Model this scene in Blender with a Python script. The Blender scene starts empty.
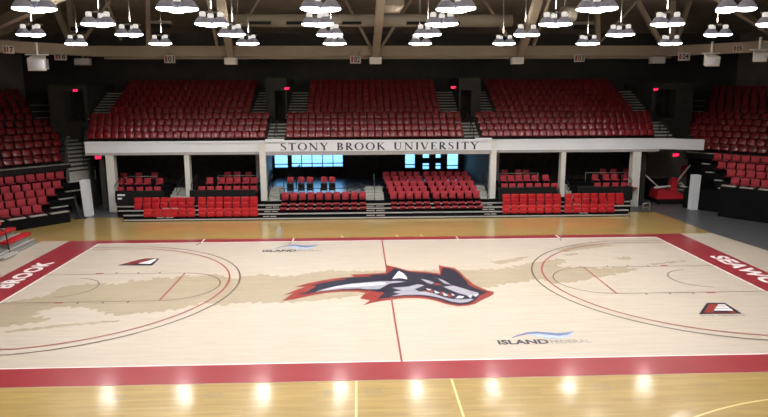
import bpy, bmesh, math, random
from mathutils import Vector, Matrix
random.seed(7)
sc = bpy.context.scene
COL = sc.collection

# ------------------------------------------------------------------ camera
F_PX = 646.1; CX, CY, CZ = -1.184, -24.874, 7.621
YAW, PITCH, ROLL = 0.04017, -0.18235, 0.00314
def rot_cam():
    cy, sy, cp, sp, cr, sr = math.cos(YAW), math.sin(YAW), math.cos(PITCH), math.sin(PITCH), math.cos(ROLL), math.sin(ROLL)
    Rz = Matrix(((cy, sy, 0), (-sy, cy, 0), (0, 0, 1)))
    Rx = Matrix(((1, 0, 0), (0, cp, -sp), (0, sp, cp)))
    Ry = Matrix(((cr, 0, sr), (0, 1, 0), (-sr, 0, cr)))
    return Rz @ Rx @ Ry
RC = rot_cam(); CO = Vector((CX, CY, CZ))
cam_d = bpy.data.cameras.new('camera'); cam_d.sensor_width = 36; cam_d.lens = F_PX * 36 / 768
cam = bpy.data.objects.new('camera', cam_d); COL.objects.link(cam)
r_, f_, u_ = RC @ Vector((1, 0, 0)), RC @ Vector((0, 1, 0)), RC @ Vector((0, 0, 1))
cam.matrix_world = Matrix(((r_.x, u_.x, -f_.x, CX), (r_.y, u_.y, -f_.y, CY), (r_.z, u_.z, -f_.z, CZ), (0, 0, 0, 1)))
cam_d.clip_end = 300
sc.camera = cam
def ray(u, v): return RC @ Vector(((u - 384) / F_PX, 1, -(v - 208.5) / F_PX))
def floor_at(u, v, z=0):            # the point at height z that the photograph shows there
    d = ray(u, v); return CO + d * ((z - CZ) / d.z)
def px_of(P):
    d = RC.transposed() @ (Vector(P) - CO); return 384 + F_PX * d.x / d.y, 208.5 - F_PX * d.z / d.y

# ------------------------------------------------------------------ materials
MATS = {}
def mat(name, color, rough=0.6, metal=0.0, var=0.12, scale=6.0, spec=0.5, coat=0.0, emit=None, estr=0.0, bump=0.0):
    if name in MATS: return MATS[name]
    m = bpy.data.materials.new(name); m.use_nodes = True
    nt = m.node_tree; b = nt.nodes['Principled BSDF']
    tc = nt.nodes.new('ShaderNodeTexCoord'); nz = nt.nodes.new('ShaderNodeTexNoise')
    nz.inputs['Scale'].default_value = scale; nz.inputs['Detail'].default_value = 4
    nt.links.new(tc.outputs['Object'], nz.inputs['Vector'])
    rp = nt.nodes.new('ShaderNodeValToRGB')
    lo = [max(0, c * (1 - var)) for c in color]; hi = [min(1, c * (1 + var)) for c in color]
    rp.color_ramp.elements[0].position = .3; rp.color_ramp.elements[1].position = .7
    rp.color_ramp.elements[0].color = (*lo, 1); rp.color_ramp.elements[1].color = (*hi, 1)
    nt.links.new(nz.outputs['Fac'], rp.inputs['Fac']); nt.links.new(rp.outputs['Color'], b.inputs['Base Color'])
    b.inputs['Roughness'].default_value = rough; b.inputs['Metallic'].default_value = metal
    b.inputs['Specular IOR Level'].default_value = spec; b.inputs['Coat Weight'].default_value = coat
    b.inputs['Coat Roughness'].default_value = 0.12
    if emit:
        b.inputs['Emission Color'].default_value = (*emit, 1); b.inputs['Emission Strength'].default_value = estr
    if bump:
        bp = nt.nodes.new('ShaderNodeBump'); bp.inputs['Strength'].default_value = bump; bp.inputs['Distance'].default_value = .02
        nt.links.new(nz.outputs['Fac'], bp.inputs['Height']); nt.links.new(bp.outputs['Normal'], b.inputs['Normal'])
    MATS[name] = m; return m

def wood(name, c1, c2, rough, coat=0.25, seam=.82, contrast=1.0):
    m = bpy.data.materials.new(name); m.use_nodes = True
    nt = m.node_tree; b = nt.nodes['Principled BSDF']
    tc = nt.nodes.new('ShaderNodeTexCoord')
    br = nt.nodes.new('ShaderNodeTexBrick')
    br.inputs['Scale'].default_value = 1.0; br.inputs['Brick Width'].default_value = 1.7; br.inputs['Row Height'].default_value = .115
    br.inputs['Mortar Size'].default_value = .004; br.inputs['Color1'].default_value = (*c1, 1); br.inputs['Color2'].default_value = (*c2, 1)
    br.inputs['Mortar'].default_value = (*[c * seam for c in c1], 1); br.offset = .37
    nt.links.new(tc.outputs['Object'], br.inputs['Vector'])
    mp = nt.nodes.new('ShaderNodeMapping'); mp.inputs['Scale'].default_value = (.5, 5, 1)
    nt.links.new(tc.outputs['Object'], mp.inputs['Vector'])
    nz = nt.nodes.new('ShaderNodeTexNoise'); nz.inputs['Scale'].default_value = 1.6; nz.inputs['Detail'].default_value = 5
    nt.links.new(mp.outputs['Vector'], nz.inputs['Vector'])
    rp = nt.nodes.new('ShaderNodeValToRGB'); rp.color_ramp.elements[0].position = .3; rp.color_ramp.elements[1].position = .72
    g = 1 - .12 * contrast
    rp.color_ramp.elements[0].color = (g, g, g * .98, 1); rp.color_ramp.elements[1].color = (1, 1, 1, 1)
    nt.links.new(nz.outputs['Fac'], rp.inputs['Fac'])
    mx = nt.nodes.new('ShaderNodeMix'); mx.data_type = 'RGBA'; mx.blend_type = 'MULTIPLY'; mx.inputs['Factor'].default_value = 1
    nt.links.new(br.outputs['Color'], mx.inputs['A']); nt.links.new(rp.outputs['Color'], mx.inputs['B'])
    nt.links.new(mx.outputs['Result'], b.inputs['Base Color'])
    b.inputs['Roughness'].default_value = rough; b.inputs['Coat Weight'].default_value = coat; b.inputs['Coat Roughness'].default_value = .12
    n2 = nt.nodes.new('ShaderNodeTexNoise'); n2.inputs['Scale'].default_value = 2.2; n2.inputs['Detail'].default_value = 2
    nt.links.new(tc.outputs['Object'], n2.inputs['Vector'])
    bp = nt.nodes.new('ShaderNodeBump'); bp.inputs['Strength'].default_value = .22; bp.inputs['Distance'].default_value = .02
    nt.links.new(n2.outputs['Fac'], bp.inputs['Height'])
    nt.links.new(bp.outputs['Normal'], b.inputs['Normal']); nt.links.new(bp.outputs['Normal'], b.inputs['Coat Normal'])
    MATS[name] = m; return m

M_yel = wood('golden_maple', (.54, .385, .135), (.48, .33, .11), .30, coat=.9, contrast=1.6)
M_lit = wood('bleached_maple', (.57, .505, .43), (.54, .475, .40), .36, coat=.12, seam=.93)
M_map = wood('stained_maple', (.43, .365, .265), (.40, .34, .245), .36, coat=.12, seam=.93)
M_red = mat('court_red_paint', (.34, .038, .050), .28, var=.06, scale=1.5, coat=.6)
M_line_red = mat('line_red_paint', (.30, .055, .055), .35, var=.05)
M_line_blk = mat('line_black_paint', (.12, .085, .07), .35, var=.05)
M_white_p = mat('white_paint', (.85, .80, .80), .35, var=.04)
M_navy = mat('logo_navy_paint', (.018, .018, .036), .32, var=.08)
M_lred = mat('logo_red_paint', (.26, .034, .026), .35, var=.1, scale=3)
M_lgrey = mat('logo_grey_paint', (.33, .33, .40), .35, var=.08)
M_lwhite = mat('logo_white_paint', (.62, .65, .72), .35, var=.04)
M_blue1 = mat('wave_blue_paint', (.13, .19, .36), .35)
M_blue2 = mat('wave_pale_paint', (.40, .48, .62), .35)
M_dtext = mat('navy_lettering', (.04, .035, .06), .4)
M_gtext = mat('grey_lettering', (.26, .24, .23), .4)
M_ylw = mat('pale_yellow_line', (.80, .65, .30), .35, var=.05)
M_grey_fl = mat('grey_rubber_floor', (.085, .09, .10), .42, var=.15, scale=2)
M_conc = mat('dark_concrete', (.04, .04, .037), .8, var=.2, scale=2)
M_conc2 = mat('grey_concrete', (.20, .205, .19), .75, var=.15, scale=3)
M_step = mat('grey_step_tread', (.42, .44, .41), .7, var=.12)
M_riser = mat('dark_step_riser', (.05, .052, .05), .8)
M_black = mat('black_paint', (.012, .012, .012), .75, var=.2, spec=.25)
M_void = mat('black_curtain_and_shade', (.045, .04, .035), .9, var=.3, scale=3)  # curtains, and the shade inside doorways put in as dark colour
M_deck = mat('bleacher_deck_black', (.008, .008, .009), .85, spec=.06)
M_nose = mat('aluminium_nosing', (.50, .49, .47), .4, metal=.2, var=.06)
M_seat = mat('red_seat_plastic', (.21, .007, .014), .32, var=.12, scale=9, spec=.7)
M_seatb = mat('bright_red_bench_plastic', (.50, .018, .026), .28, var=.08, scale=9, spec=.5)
M_hoop = mat('red_hoop_padding', (.50, .018, .035), .55, var=.08)
M_seatc = mat('red_chair_fabric', (.42, .035, .055), .7, var=.12, scale=14)
M_seatpan = mat('dark_red_pan', (.20, .008, .014), .4, var=.1)
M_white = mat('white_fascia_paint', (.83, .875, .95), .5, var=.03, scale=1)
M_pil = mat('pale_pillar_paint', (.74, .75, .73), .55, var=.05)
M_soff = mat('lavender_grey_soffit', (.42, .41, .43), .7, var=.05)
M_wall = mat('wall_paint_shaded', (.06, .06, .056), .85, var=.15, scale=1)  # walls in shade, the darkness put into the colour
M_wall2 = mat('wall_paint_lit', (.17, .16, .135), .85, var=.12, scale=1)  # paler wall colour, standing in for light on the corner walls
M_brown = mat('brown_panel', (.16, .115, .085), .7)
M_beam = mat('tan_steel_paint', (.28, .237, .18), .55, var=.08, scale=1)
M_duct = mat('tan_duct_paint', (.25, .225, .18), .5, var=.08, scale=1)
M_roof = mat('roof_deck', (.23, .20, .16), .8, var=.2, scale=.6)
M_steel = mat('galvanised_rod', (.30, .28, .25), .5, metal=.5)
M_bell = mat('prismatic_reflector', (.28, .28, .37), .3, var=.2, scale=20, spec=.5, emit=(.75, .78, 1), estr=.05)
M_cap = mat('white_ballast_cap', (.75, .74, .70), .5, var=.04, emit=(1, .96, .92), estr=.55)  # glow added to the housing so the caps look brightly lit
M_lens = mat('glowing_lamp_lens', (.9, .9, .9), .4, emit=(1, .965, .93), estr=11.0)
M_spk = mat('white_speaker_casing', (.82, .81, .79), .5, var=.04)
M_sign = mat('sign_board_white', (.42, .38, .36), .6)
M_spkg = mat('grey_speaker_side', (.22, .22, .22), .6)
M_exit = mat('lit_red_letters', (.6, .02, .05), .5, emit=(1, .02, .09), estr=3.0)
M_rail = mat('black_steel_rail', (.016, .016, .018), .4, var=.1)
M_railg = mat('grey_steel_rail', (.30, .30, .28), .4, metal=.4)
M_matgrey = mat('grey_mat', (.26, .265, .26), .7, var=.08)
M_bluefl = mat('blue_grey_platform', (.30, .33, .40), .3, var=.1)
M_glass_f = mat('dark_window_frame', (.03, .035, .05), .5)
M_pav = mat('outdoor_paving', (.65, .68, .70), .8, var=.2, scale=.4)
def glass():
    m = bpy.data.materials.new('window_glass'); m.use_nodes = True
    nt = m.node_tree; nt.nodes.remove(nt.nodes['Principled BSDF'])
    g = nt.nodes.new('ShaderNodeBsdfGlossy'); g.inputs['Roughness'].default_value = .02
    t = nt.nodes.new('ShaderNodeBsdfTransparent'); t.inputs['Color'].default_value = (.80, .97, 1, 1)
    fr = nt.nodes.new('ShaderNodeFresnel'); fr.inputs['IOR'].default_value = 1.45
    mx = nt.nodes.new('ShaderNodeMixShader'); nt.links.new(fr.outputs[0], mx.inputs[0])
    nt.links.new(t.outputs[0], mx.inputs[1]); nt.links.new(g.outputs[0], mx.inputs[2])
    nt.links.new(mx.outputs[0], nt.nodes['Material Output'].inputs['Surface'])
    MATS['window_glass'] = m; return m
M_glass = glass()

# ------------------------------------------------------------------ mesh helpers
class MB:
    def __init__(s): s.bm = bmesh.new(); s.mats = []
    def mi(s, m):
        if m not in s.mats: s.mats.append(m)
        return s.mats.index(m)
    def face(s, pts, m):
        f = s.bm.faces.new([s.bm.verts.new(p) for p in pts]); f.material_index = s.mi(m); return f
    def hexa(s, p, m):      # p: 4 bottom (ccw) + 4 top
        v = [s.bm.verts.new(q) for q in p]; k = s.mi(m)
        for a in ((3, 2, 1, 0), (4, 5, 6, 7), (0, 1, 5, 4), (1, 2, 6, 5), (2, 3, 7, 6), (3, 0, 4, 7)):
            s.bm.faces.new([v[i] for i in a]).material_index = k
    def box(s, x0, x1, y0, y1, z0, z1, m, X=None):
        p = [(x0, y0, z0), (x1, y0, z0), (x1, y1, z0), (x0, y1, z0), (x0, y0, z1), (x1, y0, z1), (x1, y1, z1), (x0, y1, z1)]
        if X: p = [X @ Vector(q) for q in p]
        s.hexa(p, m)
    def rbox(s, x0, x1, y0, y1, z0, z1, m, r=.02, seg=2, X=None):
        t = bmesh.new(); bmesh.ops.create_cube(t, size=1)
        for v in t.verts: v.co = Vector((x0 + (v.co.x + .5) * (x1 - x0), y0 + (v.co.y + .5) * (y1 - y0), z0 + (v.co.z + .5) * (z1 - z0)))
        bmesh.ops.bevel(t, geom=list(t.edges), offset=r, segments=seg, affect='EDGES', profile=.5)
        s.merge(t, m, X)
    def merge(s, t, m, X=None):
        k = s.mi(m); mp = {}
        for v in t.verts: mp[v] = s.bm.verts.new(X @ v.co if X else v.co)
        for f in t.faces:
            nf = s.bm.faces.new([mp[v] for v in f.verts]); nf.material_index = k; nf.smooth = True
        t.free()
    def tube(s, pts, r, m, n=6, r2=None):
        pts = [Vector(p) for p in pts]; k = s.mi(m); rings = []
        for i, p in enumerate(pts):
            d = (pts[min(i + 1, len(pts) - 1)] - pts[max(i - 1, 0)]).normalized()
            a = d.cross(Vector((0, 0, 1)))
            if a.length < 1e-3: a = d.cross(Vector((0, 1, 0)))
            a.normalize(); b = d.cross(a); rr = r if r2 is None else r + (r2 - r) * i / (len(pts) - 1)
            rings.append([s.bm.verts.new(p + (a * math.cos(t) + b * math.sin(t)) * rr) for t in [2 * math.pi * j / n for j in range(n)]])
        for i in range(len(rings) - 1):
            for j in range(n):
                f = s.bm.faces.new((rings[i][j], rings[i][(j + 1) % n], rings[i + 1][(j + 1) % n], rings[i + 1][j])); f.material_index = k; f.smooth = True
        for rg in (rings[0][::-1], rings[-1]): s.bm.faces.new(rg).material_index = k
    def bar(s, a, b, w, h, m):      # square bar from a to b, h upright
        a, b = Vector(a), Vector(b); d = (b - a).normalized(); sd = d.cross(Vector((0, 0, 1)))
        if sd.length < 1e-3: sd = Vector((1, 0, 0))
        sd.normalize(); up = sd.cross(d).normalized(); sd *= w / 2; up *= h / 2
        s.hexa([a - sd - up, a + sd - up, b + sd - up, b - sd - up, a - sd + up, a + sd + up, b + sd + up, b - sd + up], m)
    def lathe(s, prof, m, c=(0, 0, 0), n=14):
        k = s.mi(m); rings = []
        for r, z in prof: rings.append([s.bm.verts.new((c[0] + r * math.cos(2 * math.pi * j / n), c[1] + r * math.sin(2 * math.pi * j / n), c[2] + z)) for j in range(n)])
        for i in range(len(rings) - 1):
            for j in range(n):
                f = s.bm.faces.new((rings[i][j], rings[i][(j + 1) % n], rings[i + 1][(j + 1) % n], rings[i + 1][j])); f.material_index = k; f.smooth = True
        s.bm.faces.new(rings[0][::-1]).material_index = k; s.bm.faces.new(rings[-1]).material_index = k
    def slab(s, poly, z0, z1, m):   # polygon plate, poly in xy
        ar = sum(poly[i][0] * poly[(i + 1) % len(poly)][1] - poly[(i + 1) % len(poly)][0] * poly[i][1] for i in range(len(poly)))
        if ar < 0: poly = poly[::-1]
        k = s.mi(m)
        top = [s.bm.verts.new((p[0], p[1], z1)) for p in poly]; bot = [s.bm.verts.new((p[0], p[1], z0)) for p in poly]
        s.bm.faces.new(top).material_index = k; s.bm.faces.new(bot[::-1]).material_index = k
        for i in range(len(poly)):
            j = (i + 1) % len(poly); s.bm.faces.new((bot[i], bot[j], top[j], top[i])).material_index = k
    def build(s, name, parent=None, loc=None, rz=0):
        bmesh.ops.recalc_face_normals(s.bm, faces=list(s.bm.faces))
        me = bpy.data.meshes.new(name); s.bm.to_mesh(me); s.bm.free()
        for m in s.mats: me.materials.append(m)
        o = bpy.data.objects.new(name, me); COL.objects.link(o)
        if parent: o.parent = parent
        if loc: o.location = loc
        if rz: o.rotation_euler.z = rz
        return o
def tag(o, label, cat, group=None, kind=None):
    if label: o['label'] = label
    if cat: o['category'] = cat
    if group: o['group'] = group
    if kind: o['kind'] = kind
    return o
def thing(name, label, cat, loc=(0, 0, 0), rz=0, group=None):
    o = bpy.data.objects.new(name, None); COL.objects.link(o); o.location = loc; o.rotation_euler.z = rz; o.empty_display_size = .1
    return tag(o, label, cat, group)
def struct(o, label=None, cat=None): o['kind'] = 'structure'; return tag(o, label, cat)
def dup(root, loc, rz, label, group):
    r = root.copy(); COL.objects.link(r); r.location = loc; r.rotation_euler = (0, 0, rz); r['label'] = label; r['group'] = group
    for ch in list(root.children):
        c = ch.copy(); COL.objects.link(c); c.parent = r
        for g in list(ch.children):
            d = g.copy(); COL.objects.link(d); d.parent = c
    return r
ORD = 'first second third fourth fifth sixth seventh eighth ninth tenth eleventh twelfth thirteenth fourteenth fifteenth sixteenth seventeenth eighteenth nineteenth twentieth'.split()
def ordn(i):
    if i < 20: return ORD[i]
    return 'twenty-' + ORD[i - 20] if i < 29 else 'thirtieth'
class Kind:        # first call places the prototype itself, later calls copies of it
    def __init__(s, proto): s.p = proto; s.used = False
    def put(s, loc, rz, label, group):
        if not s.used:
            s.used = True; s.p.location = loc; s.p.rotation_euler = (0, 0, rz); s.p['label'] = label; s.p['group'] = group; return s.p
        return dup(s.p, loc, rz, label, group)

def text_mesh(txt, bold=0.0, space=1.0):
    cu = bpy.data.curves.new('tmp', 'FONT'); cu.body = txt; cu.size = 1; cu.offset = bold; cu.space_character = space; cu.extrude = 0; cu.resolution_u = 3
    o = bpy.data.objects.new('tmp', cu); COL.objects.link(o)
    dg = bpy.context.evaluated_depsgraph_get(); dg.update()
    me = bpy.data.meshes.new_from_object(o.evaluated_get(dg))
    bpy.data.objects.remove(o); bpy.data.curves.remove(cu); return me
def add_text(mb, txt, o, ux, uy, w, h, m, bold=0.0, space=1.0, thick=None):
    """flat lettering filling the w x h frame at o along unit vectors ux, uy"""
    me = text_mesh(txt, bold, space); xs = [v.co.x for v in me.vertices]; ys = [v.co.y for v in me.vertices]
    x0, x1, y0, y1 = min(xs), max(xs), min(ys), max(ys); o, ux, uy = Vector(o), Vector(ux), Vector(uy); k = mb.mi(m)
    vs = [mb.bm.verts.new(o + ux * ((v.co.x - x0) / (x1 - x0) * w) + uy * ((v.co.y - y0) / (y1 - y0) * h)) for v in me.vertices]
    for p in me.polygons:
        try: mb.bm.faces.new([vs[i] for i in p.vertices]).material_index = k
        except ValueError: pass
    bpy.data.meshes.remove(me)

# ================================================================== FLOOR AND COURT
f = MB(); f.slab([(-45, -34), (45, -34), (45, 26), (-45, 26)], -.12, -.012, M_grey_fl)
struct(f.build('floor'), 'dark grey rubber floor around the wooden court', 'floor')
f = MB(); f.slab([(-24, -22), (17.75, -22), (17.75, 8.0), (17.7, 8.2), (17.6, 11.7), (17.4, 14.3), (-17.0, 14.3), (-24, 14.3)], -.012, 0, M_yel)
hard = struct(f.build('floor_hardwood'), 'golden maple gym floor outside the court border', 'floor')
f = MB(); f.slab([(-17.45, -8.79), (18.3, -8.79), (18.3, 4.2), (17.70, 8.14), (-17.45, 8.14)], -.001, .004, M_lit)
court = struct(f.build('floor_court'), 'pale maple basketball court with dark red border', 'floor')
HX, HY = 14.325, 7.62
FY, FO = 7.42, 8.12           # far sideline, outer edge of the far border
def plate(name, label, fn, parent=court):
    b = MB(); fn(b); o = b.build(name, parent)
    if label: o['label'] = label
    return o
def border(b):
    z0, z1 = .002, .008
    b.slab([(-16.03, FY), (15.96, FY), (15.96, FO), (-16.03, FO)], z0, z1, M_red)
    b.slab([(-16.03, -8.77), (15.96, -8.77), (15.96, -HY), (-16.03, -HY)], z0, z1, M_red)
    b.slab([(-16.03, -HY), (-HX, -HY), (-HX, FY), (-16.03, FY)], z0, z1, M_red)
    b.slab([(HX, -HY), (15.96, -HY), (15.96, FY), (HX, FY)], z0, z1, M_red)
plate('border', 'dark red border around the pale court', border)
def edge_lines(b):
    w = .06
    for x0, x1, y0, y1 in ((-HX, HX, FY - w, FY), (-HX, HX, -HY, -HY + w), (-HX, -HX + w, -HY, FY), (HX - w, HX, -HY, FY)):
        b.slab([(x0, y0), (x1, y0), (x1, y1), (x0, y1)], .004, .010, M_white_p)
    for x in (-4.6, 3.9, -9.2, 9.2):          # white ticks in the far border
        b.slab([(x, FY), (x + .07, FY), (x + .07, FO), (x, FO)], .004, .011, M_white_p)
    for x in (-4.6, 9.2, -9.2):
        b.slab([(x, FY - .06), (x + .06, FY - .06), (x - .05, FY - .55), (x - .11, FY - .55)], .004, .011, M_line_blk)
plate('boundary_line', 'thin white boundary line inside the red border', edge_lines)
# the darker stained island map that runs across the court
def mapfn(b):
    up = [(0, 303), (20, 300), (45, 296), (62, 287), (80, 285), (100, 283), (118, 285), (130, 280), (145, 281), (160, 277), (172, 279), (184, 275), (198, 277), (215, 274), (232, 279), (250, 276), (263, 274), (285, 277), (300, 275), (318, 272), (330, 270), (345, 271), (360, 271), (380, 271), (410, 270), (440, 270), (470, 270), (500, 269), (520, 265), (538, 262), (560, 259), (566, 262), (558, 266), (575, 268), (588, 266), (600, 269), (618, 267), (632, 269), (640, 268), (628, 272), (606, 276), (590, 279), (572, 282), (555, 284), (548, 281), (536, 279), (524, 282), (510, 283)]
    dn = [(495, 287), (480, 288), (430, 292), (390, 294), (350, 297), (322, 300), (300, 302), (270, 303), (240, 303), (215, 306), (205, 302), (185, 308), (160, 312), (135, 313), (118, 316), (100, 312), (86, 308), (62, 307), (40, 311), (33, 317), (52, 318), (40, 322), (0, 327), (-40, 331), (-40, 309)]
    def ragged(pl, amp=1.0):
        pts = [floor_at(u, v) for u, v in pl]; out = []
        for i, p in enumerate(pts):                 # a ragged coast
            q = pts[(i + 1) % len(pts)]; out.append((p.x, p.y))
            L = (q - p).length; n = min(14, int(L / .12)); nx, ny = -(q.y - p.y) / max(L, .01), (q.x - p.x) / max(L, .01)
            for k in range(1, n):
                j = amp * (random.uniform(-.09, .09) + .13 * math.sin(k * 1.9 + i) * math.sin(math.pi * k / n)); t = k / n
                out.append((p.x + (q.x - p.x) * t + nx * j, p.y + (q.y - p.y) * t + ny * j))
        out = [(max(x, -HX + .07), y) for x, y in out]
        b.slab(out, .003, .006, M_map)
    ragged(up + dn)
    for pl in ([(556, 250), (575, 245), (600, 243.5), (614, 245.5), (600, 247.5), (578, 250), (566, 252)], [(615, 258), (628, 256.5), (634, 259), (624, 260.5)], [(562, 254.5), (577, 253), (578, 254.5), (566, 256)], [(648, 264), (672, 261.5), (690, 260.5), (676, 262.5), (655, 265.5)], [(490, 262), (508, 259.5), (520, 257), (530, 256.5), (518, 261), (500, 264.5)], [(5, 331), (60, 325), (120, 320), (118, 322), (60, 327), (8, 333)]):
        ragged(pl, .5)
plate('stained_island_map', 'darker tan island shape stained across the court', mapfn)
def arc_strip(b, cx, cy, r, a0, a1, w, z, m, n=48):
    for i in range(n):
        t0, t1 = a0 + (a1 - a0) * i / n, a0 + (a1 - a0) * (i + 1) / n
        b.face([(cx + rr * math.cos(t), cy + rr * math.sin(t), z) for rr, t in ((r, t0), (r, t1), (r - w, t1), (r - w, t0))], m)
def strip(b, x0, y0, x1, y1, w, z, m):
    d = Vector((x1 - x0, y1 - y0, 0)).normalized(); n = Vector((-d.y, d.x, 0)) * (w / 2)
    a, c = Vector((x0, y0, z)), Vector((x1, y1, z)); b.face([a - n, c - n, c + n, a + n], m)
plate('center_line', 'red half court line', lambda b: strip(b, 0, -HY, 0, FY, .06, .013, M_line_red))
for sx, side in ((-1, 'near the lettered end that reads BROOK'), (1, 'near the lettered end that reads SEAWOLVES')):
    bx = sx * (HX - 1.6)
    def three(b, r, m, z):
        a = math.acos(0); ys = min(HY - 1.0, r - .14)
        a0 = math.asin(ys / r)
        if sx < 0: arc_strip(b, bx, 0, r, -a0, a0, .07, z, m)
        else: arc_strip(b, bx, 0, r, math.pi - a0, math.pi + a0, .07, z, m)
        xe = bx - sx * math.cos(a0) * r
        for s in (-1, 1): strip(b, sx * HX, s * ys, xe, s * ys, .055, z, m)
    plate('three_point_line', 'black three point arc ' + side, lambda b: three(b, 6.75, M_line_blk, .012))
    plate('three_point_line', 'red three point arc ' + side, lambda b: three(b, 6.325, M_line_red, .014))
    def lane(b):
        fx = sx * (HX - 5.79)
        for s in (-1, 1): strip(b, sx * HX, s * 1.83, fx, s * 1.83, .04, .012, M_line_blk)
        arc_strip(b, fx, 0, 1.83, -math.pi / 2 if sx < 0 else math.pi / 2, math.pi / 2 if sx < 0 else 3 * math.pi / 2, .05, .012, M_line_blk, 32)
        arc_strip(b, bx, 0, 1.25, -1.5 if sx < 0 else 1.64, 1.5 if sx < 0 else 4.64, .05, .012, M_line_blk, 24)
        for s in (-1, 1):
            for k, xx in enumerate((2.9, 3.8, 4.7)):
                x = sx * (HX - xx); strip(b, x, s * 1.83, x, s * 2.03, .06, .012, M_line_blk)
    plate('lane_line', None, lane)
    def ft(b):
        fx = sx * (HX - 5.79); strip(b, fx, -1.83, fx, 1.83, .065, .015, M_line_red)
        for s in (-1, 1): x = sx * (HX - 2.2); strip(b, x - .16, s * 1.9, x + .16, s * 1.9, .14, .015, M_line_red)
    plate('free_throw_line', 'red free throw line', ft)
# floor lettering in the end zones
def ends(txt, sx, name, label):
    def fn(b):
        if sx < 0:      # read from the court, tops outward
            add_text(b, txt, (-14.86, -4.05, .013), (0, 1, 0), (-1, 0, 0), 8.0, .74, M_white_p, .045, 1.1)
        else:
            add_text(b, txt, (14.93, 3.45, .013), (0, -1, 0), (1, 0, 0), 7.1, .80, M_white_p, .045, 1.1)
    return plate(name, label, fn)
ends('STONY BROOK', -1, 'end_lettering', 'white letters BROOK on the red end strip')
ends('SEAWOLVES', 1, 'end_lettering', 'white letters SEAWOLVES on the red end strip')

# --- wolf head emblem at centre court
def trace(pts, ox, oy, s): return [floor_at(ox + x / s, oy + y / s) for x, y in pts]
A = lambda pts: trace(pts, 270, 255, 6.4)
B = lambda pts: trace(pts, 380, 255, 6.4)
def poly(b, pts, z, m): b.slab([(p.x, p.y) for p in pts], z - .002, z, m)
logo = MB()
poly(logo, A([(75, 297), (150, 245), (85, 258), (160, 228), (225, 205), (160, 206), (245, 182), (330, 165), (430, 149), (540, 140), (512, 127), (640, 122), (740, 114), (745, 66)]) + B([(115, 82), (185, 102), (280, 108), (385, 120), (375, 66), (420, 76), (480, 85), (515, 112), (545, 145), (598, 190), (640, 210), (690, 228), (728, 236), (728, 252), (700, 268), (650, 290), (605, 316), (560, 326), (500, 330), (430, 318), (370, 298), (310, 284), (250, 277), (180, 276), (110, 282), (50, 292)]) + A([(755, 290), (700, 298), (650, 308), (600, 322), (640, 292), (575, 278), (612, 244), (560, 236), (450, 236), (360, 244), (290, 255), (220, 270), (150, 285)]), .012, M_lred)
red_part = logo.build('red_outline', court); red_part['label'] = 'red spiky outline of the wolf emblem'
wolf = red_part; wolf.name = 'wolf_emblem'; wolf['label'] = 'big red, black and grey wolf head emblem at centre court'
def sub(name, polys, m, z, label=None):
    b = MB()
    for p in polys: poly(b, p, z, m)
    o = b.build(name, wolf)
    if label: o['label'] = label
sub('black_fill', [A([(175, 252), (225, 243), (300, 200), (260, 195), (340, 180), (420, 165), (500, 158), (440, 152), (560, 143), (660, 138), (620, 130), (745, 124)]) + B([(58, 112), (96, 84), (130, 95), (190, 110), (290, 118), (386, 132), (402, 84), (440, 88), (475, 98), (500, 115), (528, 145), (560, 175), (560, 190), (610, 215), (650, 228), (692, 238), (640, 262), (618, 285), (590, 305), (555, 316), (505, 320), (440, 308), (375, 285), (310, 272), (250, 264), (180, 263), (110, 268), (50, 276)]) + A([(750, 277), (690, 282), (735, 240), (690, 238), (640, 228), (560, 224), (450, 225), (360, 233), (280, 243), (220, 254)])], M_navy, .014, 'black body of the wolf emblem')
sub('grey_fill', [A([(290, 238), (350, 218), (420, 202), (500, 188), (600, 178), (700, 170), (760, 170)]) + B([(110, 168), (168, 172), (60, 185)]) + A([(745, 196), (700, 220), (640, 222), (560, 216), (470, 219), (380, 228)]),
    B([(70, 266), (130, 250), (85, 240), (140, 228), (75, 212), (180, 205), (235, 190), (285, 195), (222, 222), (250, 236), (290, 236), (340, 248), (400, 270), (460, 285), (520, 288), (575, 282), (600, 285), (565, 303), (515, 309), (450, 299), (385, 276), (310, 262), (240, 256), (160, 258)]),
    B([(405, 205), (470, 198), (530, 215), (580, 232), (635, 246), (600, 262), (560, 262), (500, 246), (440, 222)]),
    B([(262, 155), (310, 165), (345, 178), (330, 190), (300, 180)]), B([(368, 150), (410, 165), (455, 192), (410, 184)])], M_lgrey, .016, 'grey fur of the wolf emblem')
sub('white_fill', [A([(340, 228), (420, 205), (520, 190), (620, 182), (740, 178), (740, 190), (640, 200), (540, 205), (440, 212)]), B([(120, 104), (100, 128), (78, 156), (125, 150), (145, 152), (175, 159), (168, 140), (150, 120)]),
    B([(292, 216), (330, 222), (315, 230)]), B([(345, 228), (385, 245), (355, 248)]), B([(400, 240), (440, 262), (410, 264)]), B([(482, 280), (505, 262), (540, 268), (525, 280)]), B([(560, 264), (590, 262), (580, 278)]), B([(598, 258), (632, 252), (612, 270)]), B([(455, 245), (480, 262), (462, 262)])], M_lwhite, .018, 'white teeth and highlights of the wolf emblem')
sub('red_fill', [B([(345, 182), (395, 188), (375, 196), (350, 194)]), B([(275, 226), (310, 232), (300, 240)]), B([(318, 225), (345, 232), (335, 246), (318, 240)]), B([(385, 238), (405, 244), (400, 262), (385, 256)]), B([(430, 245), (470, 268), (440, 274)]), A([(600, 268), (670, 245), (625, 268)]), A([(640, 302), (720, 250), (690, 285)])], M_lred, .0185, 'red eye and mouth of the wolf emblem')
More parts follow.
